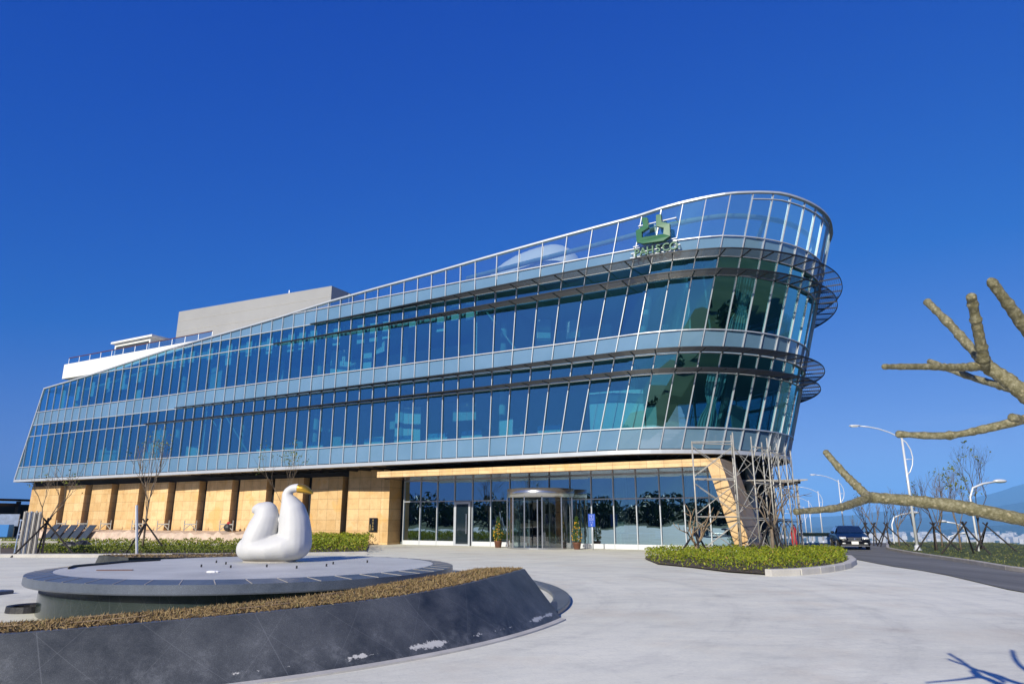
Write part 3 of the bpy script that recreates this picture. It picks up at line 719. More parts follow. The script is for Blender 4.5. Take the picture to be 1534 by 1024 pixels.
# penthouse, terrace, railing
mb = MB(); q = [onF(-49.3, 7, 0), onF(-27.9, 7, 0), onF(-27.9, 16, 0), onF(-49.3, 16, 0)]
mb.prism([p[:2] for p in q], 16, [22.65, 21.95, 21.95, 22.65]); PH = mb.build('penthouse', 'plaster', HQ, fix=True)
for z in (21.2, 20.1):
    MB().bar(onF(-49.3, 6.99, z+.35), onF(-27.95, 6.99, z-.25), .02, .022).build('joint', 'concrete', PH)
MB().bar(onF(-27.6, 9, 18), onF(-27.6, 9, 21.7), .12).build('downpipe', 'plaster', PH)
mb = MB(); mb.bar(onF(-36, 9.5, 22.0), onF(-36, 9.5, 23.6), .05); mb.build('lightning_rod', 'lamp_white', PH)
mb = MB(); mb.bar(onF(-35.2, 9, 22.7), onF(-31.5, 9, 22.5), .05); [mb.bar(onF(t, 9, 21.8), onF(t, 9, 22.6), .05) for t in (-35, -33.3, -31.7)]; mb.build('roof_rail', 'aluminium', PH)
fbox(MB(), -61.7, -37, 3, 15, 15.95, 17.5).build('terrace_parapet', 'white_paint', HQ)
fbox(MB(), -60.6, -50, 4, 15, 12.5, 15.94).build('terrace_wall', 'plaster', HQ)
RX = fbox(MB(), -57.3, -51.2, 5.5, 9, 17.5, 19.75).build('rooftop_room', 'white_paint', HQ)
fbox(MB(), -56.9, -51.4, 5.42, 5.5, 18.5, 19.4).build('louvre', 'interior_dark', RX)
fbox(MB(), -57.6, -50.6, 5.2, 9.3, 19.75, 19.95).build('roof', 'white_paint', RX)
mb = MB(); mb.bar(onF(-61.3, 3.2, 18.2), onF(-38.5, 3.2, 18.2), .07); RL = mb.build('handrail', 'handrail_red', HQ)
mb = MB(); mb.poly([onF(-61.3, 3.2, 17.5), onF(-38.5, 3.2, 17.5), onF(-38.5, 3.2, 18.16), onF(-61.3, 3.2, 18.16)]); mb.build('glass_panel', 'parapet_glass', RL)
for t in np.arange(-61.3, -38, 1.9): MB().bar(onF(t, 3.2, 17.4), onF(t, 3.2, 18.17), .04).build('post', 'aluminium', RL)

# ---- ground floor: sandstone fins, entrance portal, lobby glass
def winset(t): return 3.0+(t+18)*.045
def onW(t, dn, z): return onF(t, winset(t)+dn, z)
mb = MB(); mb.poly([onW(-61, .55, -.4), onW(-17.6, .55, -.4), onW(-17.6, .55, 5.05), onW(-61, .55, 5.05)]); mb.build('stone_wall', 'dark_metal', HQ)
mb = MB(); mb.obox(onW(-60.4, .25, 4.62), onW(-17.8, .25, 4.62)-onW(-60.4, .25, 4.62), NI*.3, Vector((0, 0, .43))); mb.build('dark_fascia', 'soffit_black', HQ)
PITCHW = 3.72; t = -60.4
edges = [-60.4]+[-55.3+k*3.78 for k in range(10)]
for k in range(len(edges)):
    t0 = edges[k] if k == 0 else edges[k]+.55
    t1 = edges[k+1] if k+1 < len(edges) else -17.6
    if k == len(edges)-1: t0 = edges[k]+.45
    a, b_ = onW(t0, .18 if k < len(edges)-1 else 0, -.4), onW(t1, -.12 if k < len(edges)-1 else 0, -.4)
    ztop = 4.62 if k < len(edges)-1 else 5.02
    mb = MB(); mb.obox(a, b_-a, NI*.62, Vector((0, 0, ztop+.4))); mb.build('stone_panel', 'sandstone', HQ)
# return wall into the lobby
mb = MB(); mb.obox(onF(-17.6, 3.02, -.3), D*.5, NI*1.4, Vector((0, 0, 4.6))); mb.build('stone_return', 'sandstone', HQ)
# portal
mb = MB(); fbox(mb, -16.1, 6.35, .35, 4.6, 4.27, 4.66); PORT = mb.build('entrance_portal', 'sandstone', HQ, bevel=.01)
mb = MB(); u0 = onF(6.05, .35, 4.66); leg = [(5.95, 4.66), (6.70, 4.66), (8.05, -.3), (7.30, -.3)]
mb.v = [tuple(onF(t, n_, z)) for n_ in (.33, 4.6) for t, z in leg]; mb.f = [(0, 1, 2, 3), (7, 6, 5, 4), (0, 4, 5, 1), (1, 5, 6, 2), (2, 6, 7, 3), (3, 7, 4, 0)]
mb.build('slanted_leg', 'sandstone', PORT, fix=True, bevel=.01)
mb = MB()
for k in range(16):
    a = -16.05+k*1.45; fbox(mb, a+.02, min(a+1.43, 6.3), .42, 4.15, 4.235, 4.262)
mb.build('soffit_panel', 'soffit_bronze', PORT)
TL = [-16.64+k*1.452 for k in range(17)]
for k in range(len(TL)-1):
    for za, zb in ((.1, 2.72), (2.8, 4.2)):
        if k == 3 and za < 1: continue
        if k in (7, 8) and za < 1: continue
        o = MB().poly([onF(TL[k]+.03, 4.2, za), onF(TL[k+1]-.03, 4.2, za), onF(TL[k+1]-.03, 4.2+rng.normal()*.004, zb), onF(TL[k]+.03, 4.2, zb)]).build('lobby_window', 'lobby_glass', HQ)
mb = MB()
for k, t in enumerate(TL): fbox(mb, t-.03, t+.03, 4.12, 4.25, -.2, 4.23)
fbox(mb, TL[0], TL[-1], 4.15, 4.24, 2.73, 2.79); fbox(mb, TL[0], TL[-1], 4.13, 4.24, 4.16, 4.23)
mb.build('lobby_frame', 'aluminium', HQ)
mb = MB()
for a, b_ in ((0, 3), (4, 6.9), (9.1, 16)):
    fbox(mb, TL[0]+a*1.452+.03, TL[0]+b_*1.452-.03, 4.14, 4.3, -.3, .1)
mb.build('lobby_skirting', 'lamp_white', HQ)
mb = MB(); t = TL[3]; fbox(mb, t+.06, t+.20, 4.05, 4.2, -.2, 2.7); fbox(mb, t+1.2, t+1.34, 4.05, 4.2, -.2, 2.7); fbox(mb, t+.2, t+1.2, 4.05, 4.2, 2.56, 2.7); fbox(mb, t+.2, t+1.2, 4.05, 4.2, -.2, -.08)
DR = mb.build('glass_door', 'aluminium', HQ)
MB().poly([onF(t+.2, 4.1, -.1), onF(t+1.2, 4.1, -.1), onF(t+1.2, 4.1, 2.56), onF(t+.2, 4.1, 2.56)]).build('pane', 'car_glass', DR)
MB().bar(onF(t+1.08, 3.98, .6), onF(t+1.08, 3.98, 1.9), .05).build('handle', 'steel', DR)
# revolving door
rc = onF(-5.15, 3.2, 0); rr = 2.12
RD = MB().lathe([(rr-.02, 2.85), (rr+.02, 2.85), (rr+.02, 3.38), (rr-.3, 3.42)], rc, 48).build('revolving_door', 'steel', HQ, smooth=False, fix=True)
for p in RD.data.polygons: p.use_smooth = abs(p.normal.z) < .5
mb = MB(); mb.lathe([(rr-.12, -.22), (rr+.02, -.22), (rr+.02, -.10), (rr-.12, -.10)], rc, 48); mb.build('base_ring', 'steel', RD, fix=True)
for a in [R_(x) for x in (-150, -118, -92, -62, -28, 0, 40, 90, 140, 180)]:
    aa = a+ANG; p = rc+Vector((math.cos(aa), math.sin(aa), 0))*rr; MB().bar((p.x, p.y, -.15), (p.x, p.y, 2.86), .07).build('post', 'steel', RD)
for a0_, a1_ in ((-150, -118), (-62, -28), (-28, 0), (140, 180), (-180, -150)):
    mb = MB(); st = [R_(a0_+(a1_-a0_)*k/6)+ANG for k in range(7)]
    for x, y in zip(st[:-1], st[1:]):
        p, q = rc+Vector((math.cos(x), math.sin(x), 0))*rr, rc+Vector((math.cos(y), math.sin(y), 0))*rr
        mb.poly([(p.x, p.y, -.1), (q.x, q.y, -.1), (q.x, q.y, 2.85), (p.x, p.y, 2.85)])
    mb.build('curved_pane', 'clear_glass', RD, smooth=True)
for a in (20, 110, 200, 290):
    aa = R_(a)+ANG; p = rc+Vector((math.cos(aa), math.sin(aa), 0))*(rr-.15)
    lf = MB().poly([(rc.x, rc.y, -.1), (p.x, p.y, -.1), (p.x, p.y, 2.7), (rc.x, rc.y, 2.7)]).build('leaf', 'clear_glass', RD)
    MB().bar((p.x, p.y, -.1), (p.x, p.y, 2.7), .06).build('stile', 'steel', lf)
MB().lathe([(.01, 2.84), (rr-.04, 2.84), (rr-.04, 2.86), (.01, 2.86)], rc, 32).build('ceiling_disc', 'dark_metal', RD, fix=True)
# lobby interior
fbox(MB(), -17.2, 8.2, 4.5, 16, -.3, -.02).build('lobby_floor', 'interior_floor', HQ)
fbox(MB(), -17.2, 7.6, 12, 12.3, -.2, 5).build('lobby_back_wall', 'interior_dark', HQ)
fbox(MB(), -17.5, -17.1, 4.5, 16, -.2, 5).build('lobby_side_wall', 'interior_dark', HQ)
for t in (-8.6, -1.2, 3.4): fbox(MB(), t, t+.55, 6, 6.6, -.1, 5).build('lobby_column', 'interior', HQ)
# steel columns behind the portal leg, slatted canopy under the bow
for t, n_ in ((6.6, 9.5),): MB().tube([onF(t, n_, -.6), onF(t, n_, 5.05)], .3, 16).build('round_column', 'white_paint', HQ, smooth=True)
# ------------------------------------------------------------ fountain with the swan
FC = Vector((-5.12, 14.48, 0)); RP = 3.9; ZP = .70
FT = thing('fountain_platform', 'round dark granite fountain platform with an overhanging rim and pale stone top', 'fountain', tuple(FC))
prof = [(3.66, -.1), (3.66, .52)]
MB().lathe(prof, FC, 96, caps=False).build('base_wall', 'granite_polished', FT, smooth=True)
rim = MB().lathe([(3.6, .50), (RP, .505), (RP+.015, .525), (RP+.01, .655), (3.5, .695), (3.5, .6)], FC, 96, caps=False).build('rim', 'granite_rim', FT, fix=True)
for p in rim.data.polygons: p.use_smooth = True
rim.data.set_sharp_from_angle(angle=R_(25)) if hasattr(rim.data, 'set_sharp_from_angle') else None
mb = MB()
for k in range(48):
    a = 2*math.pi*k/48+.03; c_, s_ = math.cos(a), math.sin(a); sk = .03
    mb.bar(FC+Vector((c_*3.52, s_*3.52, .6955)), FC+Vector((math.cos(a+sk)*3.9, math.sin(a+sk)*3.9, .6595)), .012, .006)
mb.build('rim_joint', 'kerb_stone', rim)
MB().lathe([(.01, .690), (3.5, .690)], FC, 96, caps=False).build('stone_top', 'granite_top', FT, fix=True)
for o in [q for q in bpy.data.objects if q.name.startswith('stone_top')]:
    o.data.flip_normals() if o.data.polygons[0].normal.z < 0 else None
mb = MB()
for k in range(8):
    a = R_(200+k*26); r = 1.35+.5*(k % 2); mb.lathe([(.022, .69), (.022, .75), (.001, .752)], FC+Vector((.3+r*math.cos(a), .4+r*math.sin(a)*1.05, 0)), 8)
nz = None
for k in range(9):
    a = R_(175+k*24); r = (1.5, 1.15, 1.7)[k % 3]; q = FC+Vector((.35+r*math.cos(a), .55+r*math.sin(a), .69))
    o = MB().lathe([(.017, 0), (.017, .045), (.009, .05)], q, 8).build('fountain_nozzle', 'black_plastic')
    tag(o, 'small black nozzle standing on the pale platform around the swan', 'nozzle', 'nozzles around the swan')
hp = [at_z(x, y, .70) for x, y in ((103, 851), (110, 848.5), (125, 847), (150, 845), (185, 841.5), (240, 838.5))]
tag(MB().tube([(x, y, .712) for x, y in hp], .022, 8).build('hose', 'black_plastic', smooth=True), 'thin black hose lying on the left edge of the fountain platform', 'hose')
q = at_z(172, 854, .69); tag(MB().box((q[0], q[1], .70), (.62, .05, .012), .1).build('timber_strip', 'terracotta'), 'thin reddish timber strip lying on the platform left of the swan', 'timber strip')
q = at_z(317, 857, .69); mb = MB().ball((q[0], q[1], .70), (.10, .05, .025), 8, 6); mb.ball((q[0]+.07, q[1]+.02, .70), (.06, .04, .02), 8, 6)
tag(mb.build('crumpled_paper', 'sign_white'), 'small crumpled white scrap lying on the platform', 'litter')

# swan sculpture: swept ellipses fused by a voxel remesh
SW = thing('swan_sculpture', 'smooth white swan sculpture with a golden beak on the round platform', 'sculpture', (-4.95, 15.35, ZP-.01))
SC = 452.0; SX, SY = -5.16, 15.45
def sw(px, py): return (SX+(px-715)/SC, ZP-.012+(920-py)/SC)
def stroke(mb, pts, dens=5):
    for (x0, y0, r0, d0), (x1, y1, r1, d1) in zip(pts[:-1], pts[1:]):
        for k in range(dens):
            t = k/dens; x, z = sw(x0+(x1-x0)*t, y0+(y1-y0)*t); r = (r0+(r1-r0)*t)/SC; d = (d0+(d1-d0)*t)/SC; mb.ball((x, SY, z), (r, d, r), 20, 14)
    x, y, r, d = pts[-1]; X, Z = sw(x, y); mb.ball((X, SY, Z), (r/SC, d/SC, r/SC), 20, 14)
body = MB()
stroke(body, [(470, 795, 118, 150), (560, 800, 122, 215), (700, 800, 125, 235), (840, 775, 148, 225), (915, 745, 158, 200)])
stroke(body, [(915, 745, 160, 200), (908, 650, 158, 186), (896, 560, 150, 166), (873, 450, 126, 138), (838, 368, 86, 96), (806, 315, 55, 66), (796, 280, 46, 56), (808, 247, 42, 50), (845, 221, 42, 50), (890, 211, 42, 50), (935, 221, 41, 50)], 6)
stroke(body, [(520, 790, 130, 190), (555, 700, 148, 186), (588, 610, 147, 170), (614, 520, 126, 146), (612, 452, 107, 120), (584, 424, 76, 90), (540, 408, 53, 72), (502, 416, 38, 52), (480, 440, 21, 30)], 6)
SB = body.build('body', 'swan_white', SW)
rmod = SB.modifiers.new('remesh', 'REMESH'); rmod.mode = 'VOXEL'; rmod.voxel_size = .016; rmod.use_smooth_shade = True
smo = SB.modifiers.new('smooth', 'SMOOTH'); smo.iterations = 22; smo.factor = .5
dg = bpy.context.evaluated_depsgraph_get(); me = bpy.data.meshes.new_from_object(SB.evaluated_get(dg)); SB.modifiers.clear(); SB.data = me
base_z = ZP-.012
for v in me.vertices:
    if v.co.z < base_z+.012: v.co.z = base_z+.012
beak = MB(); stroke(beak, [(918, 216, 45, 52), (955, 222, 43, 50), (990, 234, 36, 44), (1020, 248, 25, 36), (1048, 262, 13, 24)])
BK = beak.build('beak', 'gold', SW); rm_ = BK.modifiers.new('remesh', 'REMESH'); rm_.mode = 'VOXEL'; rm_.voxel_size = .01; rm_.use_smooth_shade = True
s2 = BK.modifiers.new('smooth', 'SMOOTH'); s2.iterations = 8
dg.update(); me = bpy.data.meshes.new_from_object(BK.evaluated_get(dg)); BK.modifiers.clear(); BK.data = me
for o in (SB, BK):
    o.data.polygons.foreach_set('use_smooth', [True]*len(o.data.polygons))
    if not o.data.materials: o.data.materials.append(M['swan_white' if o is SB else 'gold'])
MB().prism([(SX+x*.56-.08, SY+y*.38) for x, y in [(math.cos(2*math.pi*k/24), math.sin(2*math.pi*k/24)) for k in range(24)]], ZP-.012, ZP+.02).build('plinth', 'kerb_stone', SW, fix=True)

# crescent planters (the rear one is the front one turned half round about the platform)
CR = Vector((-8.0, 15.0, 0)); RR = 9.35
AZ = [-130, -100, -75, -68, -61, -53, -41, -33, -27, -21, -15, 30]; ZZ = [.40, .50, .545, .555, .58, .60, .635, .68, .72, .745, .755, .755]
def crescent(a0, a1, fade, flip, lab_body, gname):
    st = np.arange(a0, a1+.01, 1.5); rows = []
    def rot(p): return Vector((2*FC.x-p.x, 2*FC.y-p.y, p.z)) if flip else p
    for a in st:
        z = float(np.interp(a, AZ, ZZ)); f = 1.0
        if fade: f = sm((a-a0)/25.0)
        z = .05+(z-.05)*f; wd = (1.0+.25*sm((a+70)/40)-.35*sm((a+35)/16))*max(.15, f)
        e = 2.2*0 ; ar = R_(a); at = R_(a+1.6*max(0, (a-a1+14)/14)**1.5)      # the end leans back along the ring
        P = lambda r, z_, q=ar: rot(CR+Vector((math.cos(q)*r, math.sin(q)*r, z_)))
        ri = RR-z-.02-wd
        rows.append((P(RR, -.05), P(RR-z*1.0, z, at), P(RR-z*1.0-.05, z+.005, at), P(ri, z-.03, at), P(ri, -.05)))
    T = thing('crescent_planter', lab_body, 'planter', tuple(rows[0][0]))
    def skin(cols, nm, mt, smooth=True):
        mb = MB(); k = len(cols)
        for r in rows: mb.v += [tuple(r[c_]) for c_ in cols]
        mb.f = [(i*k+j, (i+1)*k+j, (i+1)*k+j+1, i*k+j+1) for i in range(len(rows)-1) for j in range(k-1)]
        o = mb.build(nm, mt, T, smooth=smooth, fix=False)
        return o
    skin((0, 1), 'outer_wall', 'granite_wall'); skin((2, 3), 'soil_bed', 'soil'); skin((3, 4), 'inner_wall', 'granite_polished'); skin((1, 2), 'top_edge', 'granite_rim')
    r = rows[-1]; MB().poly([r[0], r[1], r[3], r[4]]).build('end_face', 'granite_wall', T)
    ps = []; lo_ = []
    for i in range(len(rows)-1):
        n_ = 620 if not flip else 120
        for _ in range(n_):
            t, u = rng.uniform(), rng.uniform(-.02, 1.0); a = rows[i][2].lerp(rows[i][3], u); b_ = rows[i+1][2].lerp(rows[i+1][3], u); p = a.lerp(b_, t); p.z += rng.uniform(0, .03)*(1-abs(u-.5))+.002; ps.append(tuple(p))
    tf = MB().leaves(ps, .036, .16).build('dry_turf', 'dry_grass', T); tag(tf, kind='stuff')
    mb = MB()
    for _ in range(26 if not flip else 6):
        i = int(rng.uniform(2, len(rows)-6)); u = rng.uniform(.05, .9); k = int(rng.uniform(2, 5))
        mb.tube([rows[i+q].__getitem__(2).lerp(rows[i+q][3], min(.97, u+.03*q))+Vector((0, 0, .03)) for q in range(k)], .009, 5)
    tag(mb.build('dead_stem', 'twig_tan', T), kind='stuff')
    return T
crescent(-128, -17.5, False, False, 'crescent granite planter with a battered dark face and dry turf in front of the swan', 'a')
crescent(-78, -24.5, True, True, 'crescent granite planter with a dark inner wall behind the left of the platform', 'b')
def ring_curb(c0, a0, a1, label):
    pts = []; fr = []
    for a in np.arange(a0, a1+.1, 1.5):
        n_ = Vector((math.cos(R_(a)), math.sin(R_(a)), 0)); pts.append(c0+n_*(RR-.34)); fr.append((n_, Vector((0, 0, 1))))
    tag(MB().sweep(pts, [(-.17, -.1), (.17, -.1), (.17, .075), (.14, .09), (-.14, .09), (-.17, .075)], frames=fr).build('ring_kerb', 'granite_rim', fix=True), label, 'kerb')
ring_curb(CR, -17.0, 66, 'low curved granite kerb sweeping out from the right end of the crescent planter')
C2 = 2*FC-CR; ring_curb(C2, 168, 238, 'low curved granite kerb running left of the fountain platform')
# pale mortar footing along the front crescent
pts = []; fr = []
for a in np.arange(-128, -19, 1.5):
    n_ = Vector((math.cos(R_(a)), math.sin(R_(a)), 0)); pts.append(CR+n_*(RR+.05)); fr.append((n_, Vector((0, 0, 1))))
tag(MB().sweep(pts, [(-.06, -.05), (.05, -.05), (.04, .035), (-.06, .045)], frames=fr).build('mortar_footing', 'concrete', fix=True), kind='structure')
q = at_z(40, 918, 0); mb = MB().lathe([(.02, .02), (.26, .02), (.30, .10), (.36, .12), (.37, .0)], (q[0]-.05, q[1]+.15, 0), 20); o = mb.build('drain_basin', 'black_plastic', fix=True)
tag(o, 'round black drain basin beside the foot of the fountain platform', 'drain')
# ------------------------------------------------------------ signs
SG = thing('company_sign', 'green crown shaped company emblem over green letters on the upper glass', 'sign', tuple(PF(1, 16.5, .4)))
em = [(0.23, 18.58), (0.52, 18.52), (0.7, 17.87), (0.37, 17.69), (0.44, 17.35), (1.5, 17.28), (1.48, 17.64), (1.07, 17.86), (0.97, 18.53), (1.21, 18.51), (1.3, 18.04), (1.71, 17.83), (1.84, 17.09), (1.56, 16.87), (0.57, 16.96), (0.2, 17.14), (0.03, 17.87), (0.39, 18.04)]
mb = MB(); k = len(em); UP = -NI
fl = lambda i, z, o: PF(.9, z, .02)+(PF(i, 17.5)-PF(.9, 17.5))+UP*o
mb.v = [tuple(fl(i, z, o)) for o in (.35, .60) for i, z in em]
from mathutils.geometry import tessellate_polygon
tri = tessellate_polygon([[Vector((i, z, 0)) for i, z in em]])
me = bpy.data.meshes.new('emblem'); me.from_pydata(mb.v, [], [tuple(k+q for q in t) for t in tri]+[tuple(t[::-1]) for t in tri]+[(j, (j+1) % k, k+(j+1) % k, k+j) for j in range(k)])
bm = bmesh.new(); bm.from_mesh(me); bmesh.ops.recalc_face_normals(bm, faces=bm.faces); bm.to_mesh(me); bm.free(); me.materials.append(M['emblem_green']); eo = bpy.data.objects.new('emblem', me); COL.objects.link(eo); adopt(eo, SG)
for z, a, b_ in ((18.25, .02, 1.9), (17.02, -.05, 2.1), (16.62, -.1, 2.3), (16.36, -.1, 2.3)):
    mb = MB(); mb.bar(fl(a, z, .3), fl(b_, z, .3), .05); mb.bar(fl(a+.02, z, .0), fl(a+.02, z, .31), .05); mb.bar(fl(b_-.05, z, .0), fl(b_-.05, z, .31), .05); mb.build('support_rail', 'aluminium', SG)
def text_mesh(txt, size, depth, mt, name, parent, M4, align='CENTER'):
    c_ = bpy.data.curves.new(name, 'FONT'); c_.body = txt; c_.size = size; c_.extrude = depth; c_.align_x = align; c_.align_y = 'CENTER'; c_.resolution_u = 4
    if txt.isascii(): c_.offset = .012*size
    o = bpy.data.objects.new(name, c_); COL.objects.link(o); dg = bpy.context.evaluated_depsgraph_get(); dg.update()
    me = bpy.data.meshes.new_from_object(o.evaluated_get(dg)); me.name = name; bpy.data.objects.remove(o); me.materials.clear(); me.materials.append(M[mt])
    me.transform(M4); o2 = bpy.data.objects.new(name, me); COL.objects.link(o2)
    if parent: adopt(o2, parent)
    return o2
def frame(org, x, up=(0, 0, 1)):
    x = Vector(x).normalized(); y = Vector(up); y = (y-x*y.dot(x)).normalized(); z = x.cross(y)
    return Matrix(((x.x, y.x, z.x, org[0]), (x.y, y.y, z.y, org[1]), (x.z, y.z, z.z, org[2]), (0, 0, 0, 1)))
for ch, i in zip('PAHSCO', (.28, .61, .96, 1.34, 1.70, 2.06)):
    text_mesh(ch, .64, .07, 'emblem_green', 'letter', SG, frame(fl(i, 16.50, .42), D, lean(.5)+Vector((0, 0, 1))))
# plaque on the sandstone by the entrance
pc = onF(-18.35, 2.93, 1.16); PQ = thing('wall_plaque', 'small black plaque with gold characters on the sandstone beside the entrance', 'plaque', tuple(pc))
mb = MB(); mb.obox(pc-D*.36-Vector((0, 0, .48)), D*.72, -NI*.05, Vector((0, 0, .96))); mb.build('board', 'plaque_black', PQ, bevel=.006)
for k, ch in enumerate('永言永圖'): text_mesh(ch, .165, .006, 'plaque_gold', 'character', PQ, frame(pc-NI*.06+Vector((0, 0, .31-.205*k)), D))
mb = MB(); mb.obox(pc-D*.27-NI*.052-Vector((0, 0, .40)), D*.05, -NI*.006, Vector((0, 0, .42))); mb.build('inscription', 'plaque_gold', PQ)
# accessible sign on a post
sp = onF(-1.37, 2.4, -.2); SN = thing('accessible_sign', 'blue wheelchair access sign on a grey post by the lobby glass', 'sign', tuple(sp))
MB().tube([sp, sp+Vector((0, 0, 2.0))], .035, 10).build('post', 'aluminium', SN, smooth=True)
mb = MB(); bc = sp+Vector((0, 0, 1.68)); mb.obox(bc-D*.24-NI*.05-Vector((0, 0, .36)), D*.44, -NI*.03, Vector((0, 0, .74))); mb.build('panel', 'sign_blue', SN, bevel=.01)
def sgn(u, z): return bc+D*u-NI*.083+Vector((0, 0, z))
mb = MB()
for a, b_ in (((-.15, .30), (.11, .30)), ((.11, .30), (.11, .02)), ((.11, .02), (-.15, .02)), ((-.15, .02), (-.15, .30))): mb.bar(sgn(*a), sgn(*b_), .018, .006)
hd = sgn(-.035, .255); mb.obox(hd-D*.022-Vector((0, 0, .02)), D*.044, -NI*.004, Vector((0, 0, .04)))
for a, b_ in (((-.035, .225), (-.02, .13)), ((-.03, .19), (.04, .185)), ((-.02, .13), (.035, .125)), ((.035, .125), (.065, .06))): mb.bar(sgn(*a), sgn(*b_), .022, .006)
arc = [sgn(-.03+.062*math.cos(R_(a)), .10+.055*math.sin(R_(a))) for a in range(110, 371, 26)]
for p, q in zip(arc[:-1], arc[1:]): mb.bar(p, q, .016, .006)
mb.build('wheelchair_symbol', 'sign_white', SN)
mb = MB()
for a, b_ in (((-.09, -.07), (.05, -.07)), ((-.09, -.07), (-.09, -.15)), ((.05, -.07), (.05, -.15)), ((-.05, -.19), (.03, -.19)), ((-.07, -.25), (.05, -.25)), ((-.02, -.19), (-.02, -.30)), ((-.07, -.25), (-.03, -.215)), ((-.07, -.25), (-.03, -.285))): mb.bar(sgn(*a), sgn(*b_), .02, .006)
mb.build('arrow_symbol', 'sign_white', SN)

# ------------------------------------------------------------ potted shrubs
def pot(t, n_, label):
    b_ = onF(t, n_, -.19); T = thing('potted_shrub', label, 'potted plant', tuple(b_), 'potted shrubs flanking the revolving door')
    MB().lathe([(.16, 0), (.19, .03), (.24, .34), (.26, .36), (.26, .41), (.22, .41), (.21, .33)], b_, 20).build('pot', 'terracotta', T, smooth=True)
    MB().tube([b_+Vector((0, 0, .3)), b_+Vector((.02, 0, 1.5))], .025, 6).build('stem', 'bark', T)
    ps = []; fs = []
    for _ in range(620):
        h = rng.uniform(0, 1); r = (.13+.20*math.sin(min(1, h*1.25+.12)*math.pi)**.8)*(1-.35*h)*rng.uniform(.2, 1)**.5; a = rng.uniform(0, 6.28); ps.append((b_.x+r*math.cos(a), b_.y+r*math.sin(a), b_.z+.42+h*1.48))
    for _ in range(60):
        h = rng.uniform(0, .8); r = (.14+.19*math.sin(min(1, h*1.25+.12)*math.pi))*(1-.35*h)*1.02; a = rng.uniform(0, 6.28); fs.append((b_.x+r*math.cos(a), b_.y+r*math.sin(a), b_.z+.42+h*1.45))
    MB().leaves(ps, .058).build('foliage', 'pot_leaf', T)
    mb = MB(); [mb.ball(f, .03, 6, 4) for f in fs]; tag(mb.build('fruit', 'pot_fruit', T), kind='stuff')
pot(-7.9, 2.6, 'columnar fruiting shrub in a brown pot left of the revolving door')
pot(-2.48, 2.6, 'columnar fruiting shrub in a brown pot right of the revolving door')

# ------------------------------------------------------------ hedges and planting bed
def inpoly(x, y, P):
    c_ = False
    for i in range(len(P)):
        x1, y1 = P[i][:2]; x2, y2 = P[i-1][:2]
        if (y1 > y) != (y2 > y) and x < (x2-x1)*(y-y1)/(y2-y1)+x1: c_ = not c_
    return c_
def hedge(name, P, h, n_, size, mt, dz=0.0, bumps=.25, label=None):
    xs_ = [p[0] for p in P]; ys_ = [p[1] for p in P]; ps = []
    ph = rng.uniform(0, 6, 4)
    while len(ps) < n_:
        x, y = rng.uniform(min(xs_), max(xs_)), rng.uniform(min(ys_), max(ys_))
        if not inpoly(x, y, P): continue
        cl = .5+.5*math.sin(x*4.1+ph[0]+1.3*math.sin(y*2.3))*math.sin(y*3.7+ph[1]); hh = h*(1-bumps+bumps*cl*1.6)
        ps.append((x, y, g(x, y)+dz+hh*(1-rng.uniform(0, 1)**2.2*.9)))
    return tag(MB().leaves(ps, size).build(name, mt), label, 'hedge')
def bed_ground(name, P, dz, mt='soil'):
    mb = MB(); c_ = Vector((sum(p[0] for p in P)/len(P), sum(p[1] for p in P)/len(P)))
    for p, q in zip(P, P[1:]+P[:1]): mb.poly([(c_.x, c_.y, g(c_.x, c_.y)+dz), (p[0], p[1], g(p[0], p[1])+dz), (q[0], q[1], g(q[0], q[1])+dz)])
    return tag(mb.build(name, mt), kind='structure')
BEDP = [gnd(*p) for p in [(966, 838), (985, 846), (1035, 851), (1090, 858), (1148, 862), (1206, 859), (1262, 851.5), (1272, 844), (1262, 834), (1235, 829)]]+[Vector((14.5, 37.5, 0)), Vector((11.5, 36.5, 0)), Vector((8.3, 35.0, 0)), Vector((6.2, 33.0, 0))]
bed_ground('planting_bed', BEDP, .06)
hedge('shrub_bed', [p[:2] for p in BEDP], .46, 18000, .048, 'hedge_leaf', .02, label='low yellow green shrub bed before the scaffold, edged by a pale kerb')
K = [gnd(*p) for p in [(1150, 863), (1180, 862.5), (1210, 860.5), (1240, 857), (1268, 852), (1279, 845), (1272, 838)]]
KT = thing('planter_kerb', 'pale stone kerb round the right corner of the shrub bed', 'kerb', tuple(K[0]))
KK = resample(K, 13)
for a, b_ in zip(KK[:-1], KK[1:]):
    a = a.lerp(b_, .02); p, f_, s_ = (lambda r: (r[0], r[2], r[1]))(kerb_run([a, b_], .26, .2, -.1)); MB().sweep(p, s_ , frames=f_).build('kerb_block', 'concrete', KT, fix=True, bevel=.012)
# hedge along the sandstone wall, left part and entrance part
HL1 = [gnd(*p)[:2] for p in [(62, 829), (100, 833), (200, 833), (330, 833), (352, 832)]]+[tuple(onW(-31, -1.5, 0)[:2]), tuple(onW(-56, -2.2, 0)[:2])]
hp_ = gnd(352, 832)
P1 = [gnd(75, 831), gnd(360, 831), gnd(362, 822), gnd(75, 822)]
bed_ground('planting_strip', [Vector(p) for p in [gnd(0, 832), gnd(380, 832), gnd(380, 817.5), gnd(0, 817.5)]], .05)
hedge('hedge', [p[:2] for p in [gnd(60, 831), gnd(360, 831), gnd(362, 827), gnd(60, 827)]], .36, 6000, .06, 'hedge_green', .03, label='front low hedge strip beside the plank bundle, behind the cream kerb')
hedge('hedge', [p[:2] for p in [gnd(0, 823), gnd(360, 823), gnd(362, 820), gnd(0, 820)]], .48, 7500, .06, 'hedge_leaf', .03, bumps=.5, label='looser rear hedge strip along the pinkish rubble step')
